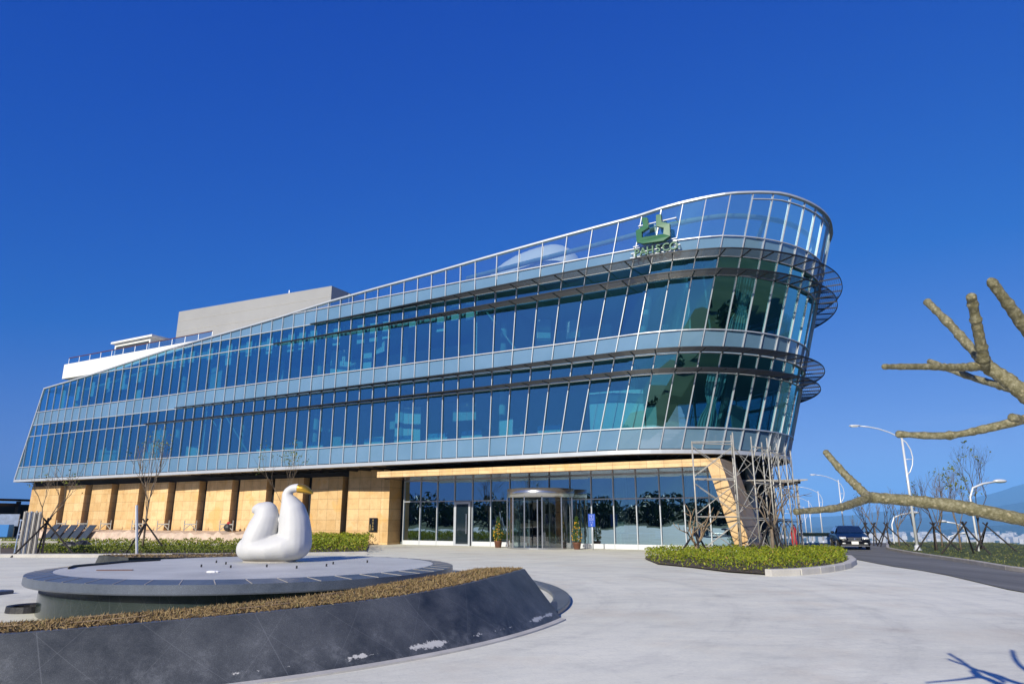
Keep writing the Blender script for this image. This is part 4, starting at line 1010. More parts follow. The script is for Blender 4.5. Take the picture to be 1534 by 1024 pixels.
P2 = [gnd(455, 831), gnd(548, 829), Vector((*onF(-18.1, 2.3, 0)[:2], 0)), Vector((*onF(-18.1, 3.3, 0)[:2], 0)), Vector((*onF(-27, 3.0, 0)[:2], 0))]
bed_ground('planting_strip', P2, .05); hedge('hedge', [p[:2] for p in P2], .75, 9000, .07, 'hedge_leaf', .02, label='bright clipped hedge between the swan and the lobby corner')
# cream kerb in front of the left strip
pp = resample([gnd(-40, 834.5), gnd(130, 834.5), gnd(390, 833.5), gnd(548, 830.5)], 40); r = kerb_run(pp, .5, .16); tag(MB().sweep(r[0], r[1], frames=r[2]).build('kerb', 'concrete', fix=True), kind='structure')
# rubble step at the foot of the sandstone
RBL = thing('rubble_step', 'low pinkish rubble concrete step along the foot of the sandstone wall', 'step', tuple(onW(-40, -1, 0)))
mb = MB(); n_ = 60
for i in range(n_+1):
    t = -58+(-58+26)*-1*i/n_; j = rng.normal(size=3)*.07
    for dn, z in ((-2.0+j[0], -.25), (-1.6+j[1], .45+j[2]), (-.5, .62+j[2]*.4), (.2, .62)): mb.v.append(tuple(onW(t, dn, z)))
mb.f = [(i*4+k, (i+1)*4+k, (i+1)*4+k+1, i*4+k+1) for i in range(n_) for k in range(3)]
mb.build('concrete_mass', 'rubble', RBL, fix=True)
# ------------------------------------------------------------ building-site clutter on the left
def wpos(px, y, dn):
    """point above the foot of the sandstone at picture column px"""
    a, b_ = ray(px, y); best = min(np.arange(-62, -20, .05), key=lambda t: abs(onW(t, dn, 0).x/onW(t, dn, 0).y-a)); p = onW(best, dn, 0); return p
for k, (x, lab) in enumerate([(260/9.3+27, 'first'), (90, 'second'), (122, 'third'), (157, 'fourth'), (205, 'fifth'), (243, 'sixth'), (284, 'seventh'), (338, 'eighth')]):
    p = wpos(x, 795, -1.0)+Vector((0, 0, .60)); T = thing('scaffold_trestle', f'low rusty steel scaffold trestle on the rubble step, {lab} from the left', 'trestle', tuple(p), 'scaffold trestles along the sandstone')
    a = p-D*.75; b_ = p+D*.75; mb = MB()
    for e in (a, b_): mb.tube([e, e+Vector((0, 0, .85))], .04, 6)
    mb.build('upright', 'scaffold_steel', T)
    MB().bar(a+Vector((0, 0, .55)), b_+Vector((0, 0, .55)), .08).build('rail', 'scaffold_steel', T)
    mb = MB(); mb.bar(a+Vector((0, 0, .1)), (a+b_)/2+Vector((0, 0, .55)), .05); mb.bar(b_+Vector((0, 0, .1)), (a+b_)/2+Vector((0, 0, .55)), .05); mb.build('brace', 'scaffold_steel', T)
for k, x in enumerate([67, 80, 93, 106, 121]):
    p = wpos(x, 812, -2.3); p.z = g(p.x, p.y)
    T = MB(); a = p-D*.55; lean_ = NI*.55+D*.55; T.obox(a, D*1.0, lean_+Vector((0, 0, 1.25)), NI*.06-Vector((0, 0, .02)))
    tag(T.build('stone_slab', 'slate_panel'), f'dark slate slab leaning on the rubble step, {["leftmost", "second from left", "middle one", "second from right", "rightmost"][k]} of five', 'slab', 'dark slabs leaning on the rubble step')
bp_ = gnd(38, 833); BT = thing('pole_bundle', 'upright bundle of grey and blue planks standing in front of the left sandstone', 'planks', tuple(bp_))
for k in range(11):
    x = 26+k*2.55; p = gnd(x, 833.5); p.y += (k % 3)*.12; p.x = p.x*p.y/(p.y-(k % 3)*.12); MB().box((p.x, p.y, p.z+1.02+.03*math.sin(k*2)), (.075, .05, 2.05+.04*math.sin(k*3)), .2*math.sin(k)).build('plank', 'bundle_blue' if k in (2, 4) else 'bundle_grey', BT)
pts = [gnd(20.5, 833), gnd(29, 833)]
mb = MB(); [mb.tube([p, p+Vector((.05*s, 0, 1.7))], .03, 6) for s, p in ((1, pts[0]), (-1, pts[1]))]; mb.bar(pts[0]+Vector((0, 0, .2)), pts[1]+Vector((0, 0, .2)), .04); mb.bar(pts[0]+Vector((0, 0, 1.0)), pts[1]+Vector((0, 0, 1.0)), .04); mb.bar(pts[0]+Vector((0, 0, 1.65)), pts[1]+Vector((0, 0, 1.65)), .04)
tag(mb.build('step_ladder', 'bundle_blue'), 'small pale blue ladder leaning at the left of the plank bundle', 'ladder')
p = gnd(106, 828); mb = MB().ball((p.x, p.y, p.z+.22), (.75, .4, .3), 14, 8); mb.ball((p.x+.5, p.y, p.z+.3), (.5, .35, .32), 12, 8); mb.ball((p.x-.6, p.y, p.z+.12), (.55, .3, .2), 12, 8)
bo = mb.build('black_tarp', 'black_plastic'); tag(bo, 'crumpled black tarpaulin lying on the hedge in front of the slabs', 'tarpaulin')
for v in bo.data.vertices: v.co += Vector(rng.normal(size=3))*.05
p = gnd(200, 828); mb = MB()
a = gnd(-10, 825); b_ = gnd(85, 825); tag(MB().bar(a+Vector((0, 0, .5)), b_+Vector((0, 0, .5)), .12, .1).build('plank', 'bundle_grey'), 'long grey plank lying behind the upright plank bundle', 'plank')
p = wpos(341, 792, -1.0); p.z = .62; mb = MB().ball((p.x, p.y, p.z+.3), (.35, .25, .3), 10, 8); T = thing('rag_pile', 'small pile of dark rags with a red cloth on the rubble step', 'rags', tuple(p)); mb.build('dark_rag', 'black_plastic', T); MB().ball((p.x+.05, p.y-.05, p.z+.62), (.16, .14, .12), 8, 6).build('red_cloth', 'red_paint', T)
# open shelter beyond the left end
sx, sy = at_z(-30, 800, 0.0)[0], 62
p0 = at_Y(-60, 756, 66); p1 = at_Y(36, 756, 72)
SH = thing('site_shelter', 'dark flat roofed open shelter beyond the left end of the sandstone', 'shelter', (p0.x, p0.y, -.2))
mb = MB(); mb.obox((p0.x, 64, 3.3), (p1.x-p0.x+1, 6, 0), (0, 5, 0), (0, 0, .18)); mb.build('roof', 'dark_metal', SH)
mb = MB(); mb.obox((p0.x, 63.9, 2.75), (p1.x-p0.x+1, 6, 0), (0, .15, 0), (0, 0, .3)); mb.build('beam', 'soffit_black', SH)
for x in (-4, 2.5, 6.5): MB().box((p1.x-6+x, 68.5+x*.3, 1.5), (.3, .3, 3.5)).build('post', 'dark_metal', SH)
mb = MB(); mb.obox((p0.x, 71, -.2), (p1.x-p0.x+1.5, 6, 0), (0, .2, 0), (0, 0, 3.2)); mb.build('back_wall', 'interior_dark', SH)
p = at_Y(4, 790, 66); tag(MB().obox((p.x-1.0, 66.5, .9), (1.6, .6, 0), (0, .1, 0), (0, 0, 1.1)).build('blue_board', 'bundle_blue'), 'pale board standing under the dark shelter', 'board')
p = at_Y(8, 795, 65); tag(MB().box((p.x, 65, .5), (1.0, .7, 1.1)).build('blue_tank', 'blue_cloth', bevel=.05), 'blue plastic tank under the dark shelter', 'tank')

# ------------------------------------------------------------ scaffold tower before the bow
ST = thing('scaffold_tower', 'tall grey steel scaffold tower standing under the glass bow', 'scaffold', (10, 33, -.3))
fr_pos = [(8.55, 32.6), (10.45, 32.4), (11.62, 33.3), (12.55, 34.5), (13.45, 35.8), (14.3, 37.2)]
tops = [5.15, 5.55, 5.45, 5.3, 5.25, 5.2]
FR = []
for k, (x, y) in enumerate(fr_pos):
    nx = Vector((.25, 1, 0)).normalized() if k < 2 else Vector((-.1, 1, 0)).normalized()
    if k > 1: nx = Vector((.75, .45, 0)).normalized()
    w_ = 1.15 if k else .55
    a = Vector((x, y, g(x, y))); b_ = a+nx*w_; b_.z = g(b_.x, b_.y); mb = MB(); zt = tops[k]
    for e in (a, b_): mb.tube([e, (e.x, e.y, zt)], .036, 8)
    for L_ in range(3):
        z = a.z+1.72*(L_+1)-.05
        pts = [a+Vector((0, 0, 1.72*L_+1.15))]
        arc = []
        for q in range(9):
            u = q/8; arc.append(a.lerp(b_, u*.86+.07)+Vector((0, 0, 1.72*L_+1.15+.5*math.sin(math.pi*u)**.6)))
        mb.tube(arc, .022, 6); mb.tube([Vector((a.x, a.y, min(z, zt-.1))), Vector((b_.x, b_.y, min(z, zt-.1)))], .026, 6)
    mb.build('scaffold_frame', 'scaffold_steel', ST, smooth=True); FR.append((a, b_))
for k in range(len(FR)-1):
    mb = MB()
    for s in (0, 1):
        a, b_ = FR[k][s], FR[k+1][s]
        for L_ in range(3):
            z0, z1 = .2+1.72*L_, 1.6+1.72*L_
            mb.tube([a+Vector((0, 0, z0)), b_+Vector((0, 0, z1))], .017, 5); mb.tube([a+Vector((0, 0, z1)), b_+Vector((0, 0, z0))], .017, 5)
            if k == 0: mb.tube([a+Vector((0, 0, z1+.2)), b_+Vector((0, 0, z1+.2))], .03, 6)
    mb.build('cross_brace', 'scaffold_steel', ST)
for k in (1, 2, 3):
    a, b_ = FR[k], FR[k+1]; mb = MB(); z = 1.74
    mb.poly([a[0]+Vector((0, 0, z)), a[1]+Vector((0, 0, z)), b_[1]+Vector((0, 0, z)), b_[0]+Vector((0, 0, z))]); mb.obox(a[0]+Vector((0, 0, z)), b_[0]-a[0], (a[1]-a[0])*.9, Vector((0, 0, .05))); mb.build('platform', 'scaffold_steel', ST)
# slatted canopy and planters behind
SC_ = thing('slatted_canopy', 'dark slatted canopy on posts behind the scaffold tower', 'canopy', (14.5, 44, -.4))
for k in range(12):
    a = Vector((12.4+.05*k, 41+.55*k, 3.75)); MB().bar(a, a+Vector((4.6, -1.0, .0)), .16, .06).build('slat', 'bundle_grey', SC_)
mb = MB(); mb.bar((12.6, 41, 3.62), (13.4, 47.5, 3.62), .14); mb.bar((16.6, 40.2, 3.62), (17.4, 46.5, 3.62), .14); mb.build('beam', 'dark_metal', SC_)
for x, y in ((12.7, 41.4), (16.6, 40.6), (17.3, 46.2), (13.4, 47)): MB().bar((x, y, -.6), (x, y, 3.6), .10).build('post', 'bundle_grey', SC_)
q = Vector((17.3, 43.5, g(17.3, 43.5))); T = thing('red_extinguisher', 'red standing cylinder beyond the scaffold near the road', 'cylinder', tuple(q)); MB().lathe([(.16, 0), (.17, .05), (.17, 1.25), (.10, 1.4), (.05, 1.42), (.05, 1.5)], q, 16).build('body', 'red_paint', T, smooth=True); MB().box((q.x, q.y, q.z+1.53), (.22, .06, .06)).build('handle', 'dark_metal', T)
q = Vector((24.6, 58, g(24.6, 58))); T = thing('road_barrier', 'low yellow barrier across the far end of the road', 'barrier', tuple(q))
MB().box((q.x, q.y, q.z+.75), (3.2, .12, .28)).build('board', 'yellow_paint', T); [MB().box((q.x+s, q.y, q.z+.4), (.1, .5, .8)).build('leg', 'lamp_white', T) for s in (-1.3, 1.3)]

# ------------------------------------------------------------ street lamps
def lamp_at(loc, H_, rz, label, proto=None):
    if proto: return dup(proto, loc, rz, H_/7.0, label)
    T = thing('street_lamp', label, 'street lamp', (0, 0, 0), 'white street lamps along the road')
    MB().tube([(0, 0, 0), (0, 0, 7.0)], [.095, .06], 12).build('pole', 'lamp_white', T, smooth=True)
    arc = [(.0, 4.45), (.22, 4.7), (.40, 5.1), (.48, 5.55), (.42, 6.05), (.22, 6.5), (-.15, 6.85), (-.7, 7.15), (-1.3, 7.38), (-1.9, 7.52), (-2.4, 7.58)]
    mb = MB().tube([(x, 0, z) for x, z in arc], .035, 8); mb.tube([(0, 0, 5.45), (.48, 0, 5.45)], .022, 6); mb.build('arm', 'lamp_white', T, smooth=True)
    hd = MB().ball((-2.72, 0, 7.60), (.36, .13, .07), 14, 8).build('lamp_head', 'lamp_white', T, smooth=True); MB().box((-2.75, 0, 7.535), (.4, .18, .03)).build('lens', 'headlight_glass', hd)
    MB().lathe([(.24, 0), (.24, .04), (.16, .06), (.14, .28), (.10, .3)], (0, 0, 0), 16).build('base_plate', 'lamp_white', T, smooth=True)
    T.location = loc; T.rotation_euler = (0, 0, rz); T.scale = (H_/7.0,)*3
    return T
lps = [(1375, 825, None, 170), (1266, 806, 80, 90), (1233, 806, 98, 78), (1217, 806, 120, 60), (1209, 806, 142, 52), (1203, 806, 165, 44), (1197, 806, 188, 38)]
proto = None; words = ['nearest', 'second nearest', 'third', 'fourth', 'fifth', 'sixth', 'farthest']
for k, (x, y, Y, hpx) in enumerate(lps):
    if Y is None: q = gnd(x, y); q.z += .05
    else: q = at_Y(x, y, Y); q.z = g(q.x, q.y)
    H_ = 7.0
    t_ = lamp_at(tuple(q), H_, R_(-8), f'white road lamp with a looped bracket, {words[k]} of the row on the right', proto); proto = proto or t_
# round-headed lamps on the lower road
def low_lamp(px, py, Y, flip, label, P=[None]):
    q = at_Y(px, py, Y)
    if P[0] is None:
        T = thing('lower_road_lamp', label, 'street lamp', (0, 0, 0), 'lamps on the lower road'); MB().tube([(0, 0, -9), (0, 0, -.8), (.25, 0, -.25), (.9, 0, 0), (1.7, 0, .12)], .06, 8).build('pole', 'lamp_white', T, smooth=True); MB().ball((1.95, 0, .15), (.42, .2, .12), 12, 8).build('lamp_head', 'lamp_white', T, smooth=True)
        P[0] = T; T.location = q; T.rotation_euler = (0, 0, 0 if not flip else math.pi); return
    o = dup(P[0], tuple(q), math.pi if flip else 0, 1, label)
low_lamp(1450, 724, 42, False, 'pale lamp with a curved arm behind the big bare tree')
low_lamp(1334, 770, 58, False, 'pale lamp arm among the bare trees above the branch')
low_lamp(1445, 783, 62, True, 'pale lamp head left of the crossed stakes beyond the verge')
low_lamp(1418, 800, 75, False, 'small pale lamp low between the verge stakes')
# ------------------------------------------------------------ trees
def grow(mb, p, d, L_, r, depth, R, bend=.25, split=(2, 3), shrink=.72, up=.12, ang=.55, n_=5, tips=None):
    pts = [p]; rad = [r]; seg = 4
    for k in range(seg):
        d = (d+Vector(R.normal(size=3))*bend*.35+Vector((0, 0, up*.3))).normalized(); p = p+d*(L_/seg); pts.append(p); rad.append(r*(1-.36*(k+1)/seg))
    mb.tube(pts, rad, n_ if r > .012 else 4)
    if depth <= 0:
        if tips is not None: tips.append(p)
        return
    for k in range(R.integers(split[0], split[1]+1)):
        ax = d.orthogonal().normalized(); ax.rotate(Matrix.Rotation(R.uniform(0, 6.28), 3, d)); nd = d.copy(); nd.rotate(Matrix.Rotation(ang*R.uniform(.6, 1.4), 3, ax))
        s = R.uniform(.55, 1.0); q = pts[-1] if k == 0 else pts[int(R.integers(2, seg+1))]
        grow(mb, q, nd, L_*shrink*R.uniform(.75, 1.15), r*.62*(.8+.2*s), depth-1, R, bend, split, shrink, up, ang, n_, tips)
def bare_tree(name, label, base, H_, seed, mt='bark', depth=4, ang=.55, trunk=.34, r=.07, leafy=0, group=None, split=(2, 3), up=.15, lean_=(0, 0), lsize=.06):
    R = np.random.default_rng(seed); T = thing(name, label, 'tree', tuple(base), group)
    b_ = Vector(base); d = Vector((lean_[0], lean_[1], 1)).normalized(); t1 = b_+d*H_*trunk
    MB().tube([b_-Vector((0, 0, .1)), b_+d*H_*trunk*.5+Vector(R.normal(size=3))*.02, t1], [r*1.15, r, r*.85], 8).build('trunk', mt, T, smooth=True)
    mb = MB(); tips = []
    for k in range(R.integers(3, 5)):
        ax = d.orthogonal().normalized(); ax.rotate(Matrix.Rotation(k*2.0+R.uniform(0, 1), 3, d)); nd = d.copy(); nd.rotate(Matrix.Rotation(ang*R.uniform(.5, 1.2), 3, ax)); grow(mb, t1-d*H_*trunk*.25*R.uniform(0, 1), nd, H_*.30, r*.62, depth-1, R, .3, split, .74, up, ang, 5, tips)
    mb.build('branches', mt, T, smooth=True)
    if leafy and tips:
        ps = []
        for p in tips:
            if R.uniform() < leafy: ps += [tuple(p+Vector(R.normal(size=3))*.12) for _ in range(7)]
        if ps: MB().leaves(ps, lsize).build('foliage', 'hedge_green', T)
    return T
def stakes(base, H_, spread, rz, label, crossed=.12, r=.045):
    T = thing('stake_tripod', label, 'tree stakes', tuple(base), 'dark timber tripods propping young trees'); b_ = Vector(base)
    for k in range(3):
        a = rz+k*2.094; f = b_+Vector((math.cos(a)*spread, math.sin(a)*spread, 0)); f.z = g(f.x, f.y)-.05; t = b_+Vector((-math.cos(a)*crossed*spread, -math.sin(a)*crossed*spread, H_)); MB().tube([f, t], [r, r*.9], 7).build('stake', 'stake_wood', T)
# left bed trees
q = gnd(62, 833); bare_tree('young_tree', 'young tree with a few yellow leaves behind the plank bundle', q, 4.1, 31, leafy=.25, r=.05, mt='bark', depth=4, ang=.42, up=.2); stakes(q, 1.75, 1.5, .2, 'dark crossed stakes beside the plank bundle')
q = gnd(212, 829); bare_tree('young_tree', 'slender young tree with sparse leaves before the middle of the sandstone', q, 5.6, 37, leafy=.22, r=.05, depth=4, ang=.30, trunk=.42, up=.3); stakes(q, 1.75, 1.25, .35, 'dark crossed stakes round the slender tree before the sandstone')
o = MB().bar(gnd(205, 831)+Vector((0, 0, 0)), gnd(205, 831)+Vector((-.5, .3, 2.4)), .09).build('white_pole', 'lamp_white'); tag(o, 'white pole leaning against the slender tree', 'pole')
q = gnd(424, 829); bare_tree('young_tree', 'thin young tree rising just behind the swan', q, 4.5, 41, leafy=.3, r=.026, depth=4, ang=.3, trunk=.5, up=.3)
# bed trees on the right
q = gnd(1044, 838); bare_tree('pollarded_tree', 'tan pollarded tree with upswept bare branches left in the shrub bed', q, 2.9, 52, mt='twig_tan', depth=3, ang=.72, trunk=.22, r=.07, up=.35, split=(2, 3)); stakes(q, 1.3, .95, .5, 'dark crossed stakes of the tan tree left in the shrub bed')
q = gnd(1160, 838); bare_tree('pollarded_tree', 'taller grey pollarded tree right in the shrub bed', q, 3.5, 61, mt='bark', depth=4, ang=.62, trunk=.36, r=.075, up=.3, split=(2, 2)); stakes(q, 1.85, .85, .9, 'dark crossed stakes of the grey tree right in the shrub bed')
# the row along the verge
row = [(1472, 823, 6.0, .06), (1440, 824, 4.4, .1), (1404, 824, 4.2, .05), (1412, 820, 4.6, 0), (1376, 820, 3.4, .2), (1348, 818, 3.8, .05), (1332, 817.5, 3.9, .0), (1313, 815, 3.7, .15), (1300, 814, 3.6, .0), (1284, 812.5, 3.4, .2), (1268, 811.5, 3.4, .05), (1254, 810.5, 3.2, .1), (1246, 810, 3.4, .0), (1238, 809.6, 3.0, .2)]
nth = ['first', 'second', 'third', 'fourth', 'fifth', 'sixth', 'seventh', 'eighth', 'ninth', 'tenth', 'eleventh', 'twelfth', 'thirteenth', 'fourteenth']
for k, (x, y, H_, lf) in enumerate(row):
    q = gnd(x, y); q.z = g(q.x, q.y)+.03
    bare_tree('roadside_tree', f'bare dark young tree on the verge, {nth[k]} from the right of the row', q, H_*(1.0 if k < 3 else .95), 100+k, mt='bark_dark' if k % 2 == 0 else 'bark', depth=6 if k < 2 else 5 if k < 6 else 4, ang=.38, trunk=.34, r=.055, leafy=lf*.4, group='bare trees along the verge', up=.35, split=(2, 3), lsize=.09)
for k, (x, y) in enumerate([(1451, 831), (1404, 827), (1484, 826), (1332, 819), (1313, 817), (1300, 815.5), (1278, 813)]):
    q = gnd(x, y); q.z = g(q.x, q.y)+.03; stakes(q, 1.65, 1.35, 2.9+.3*k, f'dark crossed stakes on the verge, {["right of the lamp beside the biggest bare tree", "just right of the nearest lamp", "farthest right in the row", "between the car and the lamp", "second behind the car", "close behind the car", "farthest away in the row"][k]}')
q = Vector((15.9, 20.6, g(15.9, 20.6))); mb = MB()
T = thing('wire_bracket', 'bent dark steel stake at the right edge of the verge', 'stake', tuple(q)); mb.tube([q, q+Vector((-.25, .2, 1.0))], .04, 6); mb.build('rod', 'stake_wood', T); MB().tube([q+Vector((.3, .3, 0)), q+Vector((-.1, .3, 1.0))], .035, 6).build('rod', 'stake_wood', T)

# the pale branching tree at the right edge, trunk out of frame
PT = thing('frangipani_tree', 'thick pale leafless branches reaching in at the right edge close by', 'tree', (3.5, 3.0, 0))
YB = 2.45
def B3(px, py, Y): return at_Y(px, py, Y)
def branch(mb, path, Y0, Y1, r0, r1, n_=14):
    L_ = []; P = [Vector((x, y, 0)) for x, y in path]; out = []; Y0, Y1 = Y0*1.22, Y1*1.22
    Y0, Y1 = Y0*1.22, Y1*1.22
    for s in np.linspace(0, len(P)-1, 9*len(P)):
        k = min(int(s), len(P)-2); t = s-k; p0 = P[max(k-1, 0)]; p1 = P[k]; p2 = P[k+1]; p3 = P[min(k+2, len(P)-1)]
        c_ = .5*((2*p1)+(p2-p0)*t+(2*p0-5*p1+4*p2-p3)*t*t+(3*p1-p0-3*p2+p3)*t*t*t); out.append(c_)
    n__ = len(out); pts = []; rad = []
    for i, c_ in enumerate(out):
        f = i/(n__-1); Y = Y0+(Y1-Y0)*f; pts.append(B3(c_.x, c_.y, Y)); rad.append((r0+(r1-r0)*f)*Y/FPX*(1+.075*rng.normal()+(.10 if i % 6 == 0 else 0)))
    pts.append(pts[-1]+(pts[-1]-pts[-2]).normalized()*rad[-1]*.5); rad.append(rad[-1]*.62)
    mb.tube(pts, rad, n_)
mb = MB()
branch(mb, [(1760, 800), (1640, 796), (1534, 778), (1440, 759), (1370, 750), (1297, 744)], 2.3, 2.55, 12, 7.5)
branch(mb, [(1303, 746), (1283, 727), (1262, 706), (1237, 677)], 2.55, 2.7, 6.5, 4.6)
branch(mb, [(1306, 743), (1280, 753), (1250, 761), (1192, 766)], 2.55, 2.35, 6.5, 4.2)
branch(mb, [(1700, 600), (1600, 612), (1534, 628), (1480, 641), (1420, 652), (1345, 650)], 2.35, 2.5, 8, 4.8)
branch(mb, [(1690, 612), (1610, 640), (1516, 625)], 2.345, 2.15, 9, 6)
branch(mb, [(1722, 705), (1625, 656), (1534, 588), (1505, 566), (1472, 545)], 2.33, 2.45, 16, 9.5)
branch(mb, [(1474, 549), (1470, 520), (1462, 480), (1455, 444)], 2.42, 2.25, 8.5, 7)
branch(mb, [(1478, 545), (1455, 522), (1425, 488), (1389, 452)], 2.45, 2.7, 8.2, 5.6)
branch(mb, [(1480, 547), (1440, 550), (1390, 549), (1324, 549)], 2.44, 2.3, 7.2, 4.2)
branch(mb, [(1545, 592), (1500, 578), (1450, 563), (1392, 541)], 2.45, 2.85, 6.5, 4.2)
branch(mb, [(1692, 620), (1590, 555), (1534, 487), (1510, 455), (1484, 420)], 2.345, 2.2, 12, 6.8)
for path, a, b_ in (([(1690, 604), (1720, 460), (1690, 330)], 2.345, 2.1), ([(1692, 608), (1860, 520), (1900, 420)], 2.345, 2.6), ([(1690, 606), (1600, 480), (1580, 390)], 2.345, 2.6)): branch(mb, path, a, b_, 11, 6)  # unseen branches outside the frame, added for the shadows they throw
mb.build('branches', 'plumeria_bark', PT, smooth=True)
p = B3(1760, 800, 2.81); MB().tube([(p.x+.25, p.y-.05, -.05), (p.x+.2, p.y, .7), (p.x+.1, p.y, p.z), B3(1720, 700, 2.84), B3(1690, 600, 2.86)], [.10, .085, .075, .06, .045], 14).build('trunk', 'plumeria_bark', PT, smooth=True)

# ------------------------------------------------------------ the dark car on the road
def car(loc, head, label):
    T = thing('parked_car', label, 'car', (0, 0, 0))
    # stations along the length: y (front = -), half width at sill, belt, roof, z sill, z belt, z roof
    stn = [(-2.38, .70, .74, .30, .34, .60, .61), (-2.25, .82, .84, .5, .22, .70, .72), (-1.9, .88, .89, .62, .19, .80, .83), (-1.3, .90, .91, .70, .19, .90, .94), (-.95, .90, .91, .70, .19, .94, 1.0), (-.25, .90, .91, .62, .19, .96, 1.42), (.5, .90, .91, .60, .19, .97, 1.46), (1.1, .90, .91, .58, .19, .98, 1.41), (1.75, .89, .90, .60, .19, .99, 1.06), (2.2, .86, .88, .6, .22, .95, .98), (2.38, .74, .76, .5, .36, .80, .81)]
    mb = MB(); k = 0
    for y, ws, wb, wr, zs, zb, zr in stn:
        mid = (zs+zb)/2
        ring = [(-ws*.96, zs), (-wb*1.0, mid), (-wb, zb-.05), (-wb*.965, zb), (-wr, zr-.03), (-wr*.8, zr), (0, zr+.015), (wr*.8, zr), (wr, zr-.03), (wb*.965, zb), (wb, zb-.05), (wb, mid), (ws*.96, zs)]
        k = len(ring); mb.v += [(x, y, z) for x, z in ring]
    for i in range(len(stn)-1):
        for j in range(k-1): mb.f.append((i*k+j, (i+1)*k+j, (i+1)*k+j+1, i*k+j+1))
        mb.f.append((i*k+k-1, (i+1)*k+k-1, (i+1)*k, i*k))
    mb.f.append(tuple(range(k))); mb.f.append(tuple(range((len(stn)-1)*k+k-1, (len(stn)-1)*k-1, -1)))
    bo = mb.build('body', 'car_paint', T, smooth=True, fix=True); s_ = bo.modifiers.new('sub', 'SUBSURF'); s_.levels = 1; s_.render_levels = 2
    n_ = 8; ws = MB()
    ws.v = [(x*w_, y, z) for y, z, w_ in ((-.98, 1.015, .80), (-.30, 1.40, .63)) for x in np.linspace(-1, 1, n_)]
    ws.v = [(x, y-.10*(1-(x/.8)**2)-.03, z+.03) for x, y, z in ws.v]; ws.f = [(i, i+1, n_+i+1, n_+i) for i in range(n_-1)]; ws.build('windscreen', 'car_glass', T, smooth=True)
    rw = MB().poly([(-.72, 1.80, 1.06), (.72, 1.80, 1.06), (.55, 1.22, 1.40), (-.55, 1.22, 1.40)]); rw.build('rear_window', 'car_glass', T)
    for s in (-1, 1):
        for a, b_, c_, d in ((-.75, .33, .22, -.15), (.40, 1.45, 1.05, .42)):
            MB().poly([(s*.895, a, 1.0), (s*.895, b_, 1.0), (s*.665, c_ if c_ > 0 else b_, 1.38), (s*.665, d, 1.38)]).build('side_window', 'car_glass', T)
        hl = MB(); hl.obox((s*.46, -2.33, .62), (s*.36, .22, 0), (0, .02, .0), (0, .10, .17)); hl.ball((s*.66, -2.24, .70), (.19, .10, .085), 12, 8); hl.build('headlight', 'headlight_glass', T, smooth=True)
        MB().ball((s*.62, -2.36, .40), (.12, .05, .045), 10, 6).build('fog_lamp', 'headlight_glass', T, smooth=True)
        mr = MB().ball((s*1.02, -.72, 1.04), (.12, .07, .09), 10, 8).build('wing_mirror', 'car_paint', T, smooth=True)
        for y in (-1.45, 1.42):
            wv = []; w_ = MB(); prof = [(.20, -.1), (.30, -.1), (.325, -.06), (.325, .06), (.30, .1), (.20, .1)]
            nn = 24
            for r, x in prof:
                for j in range(nn): a = 2*math.pi*j/nn; w_.v.append((s*.84+x, y+r*math.cos(a), .325+r*math.sin(a)))
            for i in range(len(prof)-1):
                for j in range(nn): w_.f.append((i*nn+j, i*nn+(j+1) % nn, (i+1)*nn+(j+1) % nn, (i+1)*nn+j))
            wh = w_.build('wheel', 'tyre', T, smooth=True, fix=True)
            rm = MB()
            for j in range(5): a = 2*math.pi*j/5; rm.bar((s*.93, y, .325), (s*.93, y+.2*math.cos(a), .325+.2*math.sin(a)), .07, .03)
            rm.build('rim', 'chrome', wh)
    gr = MB(); [gr.bar((-.36, -2.40+.0*j, .58+.045*j), (.36, -2.40, .58+.045*j), .02, .02) for j in range(4)]; gr.bar((-.40, -2.39, .73), (.40, -2.39, .73), .04, .04); gr.bar((-.40, -2.39, .55), (.40, -2.39, .55), .03); gr.build('grille', 'chrome', T)
    MB().ball((0, -2.43, .65), (.06, .02, .06), 10, 6).build('badge', 'chrome', T)
    MB().box((0, -2.44, .44), (.40, .02, .17)).build('number_plate', 'plate_white', T)
    MB().box((0, -2.36, .30), (1.5, .12, .14)).build('lower_grille', 'black_plastic', T); mb = MB(); mb.bar((-.8, -2.41, .25), (.8, -2.41, .25), .05, .03); mb.build('bumper_trim', 'chrome', T)
    MB().poly([(-.7, -2.0, .35), (.7, -2.0, .35), (.7, 2.0, .35), (-.7, 2.0, .35)]).build('underbody', 'black_plastic', T)
    T.location = loc; T.rotation_euler = (0, 0, head); return T
cq = gnd(1274, 820.5); cq = at_Y(1273, 820, 46.5); cq.z = g(cq.x, cq.y)+.035
car(tuple(cq), R_(-17.5), 'dark blue saloon car coming down the road towards the plaza')

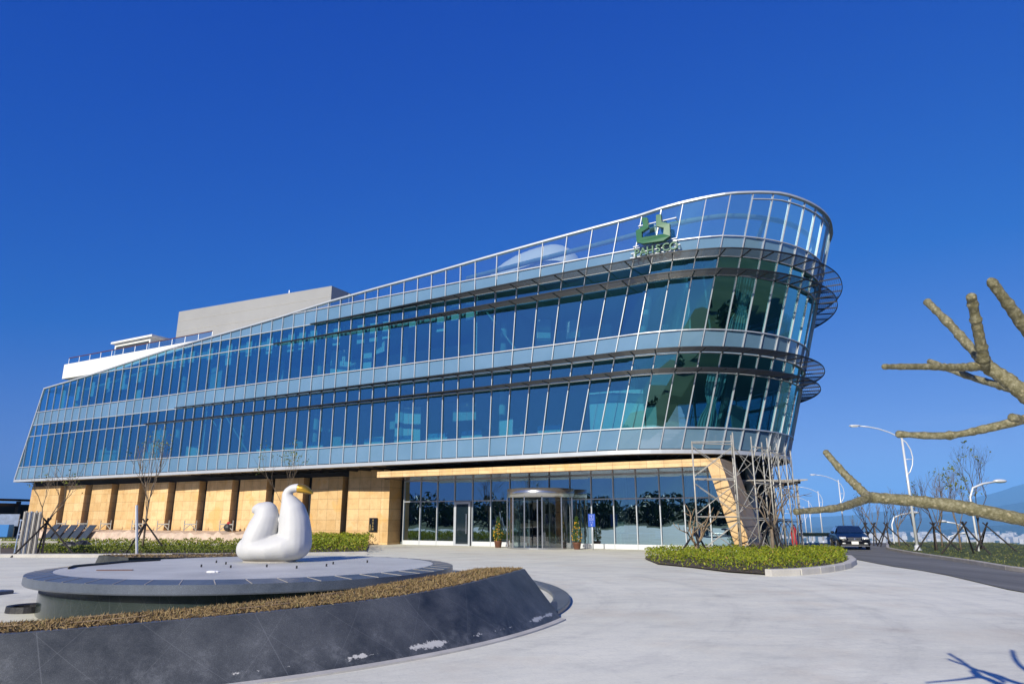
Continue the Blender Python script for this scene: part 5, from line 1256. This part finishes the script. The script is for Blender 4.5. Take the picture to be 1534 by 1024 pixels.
# ------------------------------------------------------------ furniture seen through the glass
def cubicle():
    T = thing('office_cubicle', 'pale office partition desk just behind the first floor glass', 'desk', (0, 0, 0), 'pale desks behind the first floor glass')
    MB().obox((-.8, 0, 0), (1.6, 0, 0), (0, .06, 0), (0, 0, 1.0)).build('screen', 'blind', T); MB().obox((-.8, .06, .68), (1.6, 0, 0), (0, .75, 0), (0, 0, .05)).build('desktop', 'blind', T)
    MB().obox((-.75, .1, 0), (.4, 0, 0), (0, .5, 0), (0, 0, .66)).build('drawer_unit', 'interior', T)
    MB().obox((-.8, 0, 1.0), (1.6, 0, 0), (0, .04, 0), (0, 0, .3)).build('glass_top', 'parapet_glass', T); return T
cb = cubicle(); first = True
for i in (-24.2, -21.8, -19.6, -17.2, -14.9, -12.6, -10.2, -7.9, -5.4, -3.2):
    q = PF(i, 5.85, -1.5)
    if first: cb.location = q; cb.rotation_euler = (0, 0, ANG); first = False
    else: dup(cb, tuple(q), ANG)
def table(t, n_, label):
    q = onF(t, n_, -.02); T = thing('lobby_table', label, 'table', tuple(q)); MB().obox(q+D*-1.1+Vector((0, 0, .72)), D*2.2, NI*.8, Vector((0, 0, .05))).build('tabletop', 'blue_cloth', T)
    for a in (-1.0, .95):
        for b_ in (.05, .7): MB().bar(q+D*a+NI*b_, q+D*a+NI*b_+Vector((0, 0, .72)), .05).build('leg', 'steel', T)
def chair(t, n_, label):
    q = onF(t, n_, -.02); T = thing('lobby_chair', label, 'chair', tuple(q)); MB().obox(q-D*.22+Vector((0, 0, .44)), D*.44, NI*.44, Vector((0, 0, .04))).build('seat', 'blue_cloth', T); MB().obox(q-D*.22+NI*.42+Vector((0, 0, .46)), D*.44, NI*.04, Vector((0, 0, .42))).build('backrest', 'blue_cloth', T)
    for a in (-.2, .18):
        for b_ in (.02, .4): MB().bar(q+D*a+NI*b_, q+D*a+NI*b_+Vector((0, 0, .44)), .035).build('leg', 'steel', T)
table(.2, 5.2, 'blue topped table inside the lobby right of the access sign'); chair(1.6, 5.3, 'blue chair inside the lobby beside the blue table'); chair(4.6, 5.4, 'blue chair inside the lobby behind the scaffold'); table(-9.3, 5.3, 'blue topped table inside the lobby left of the revolving door')
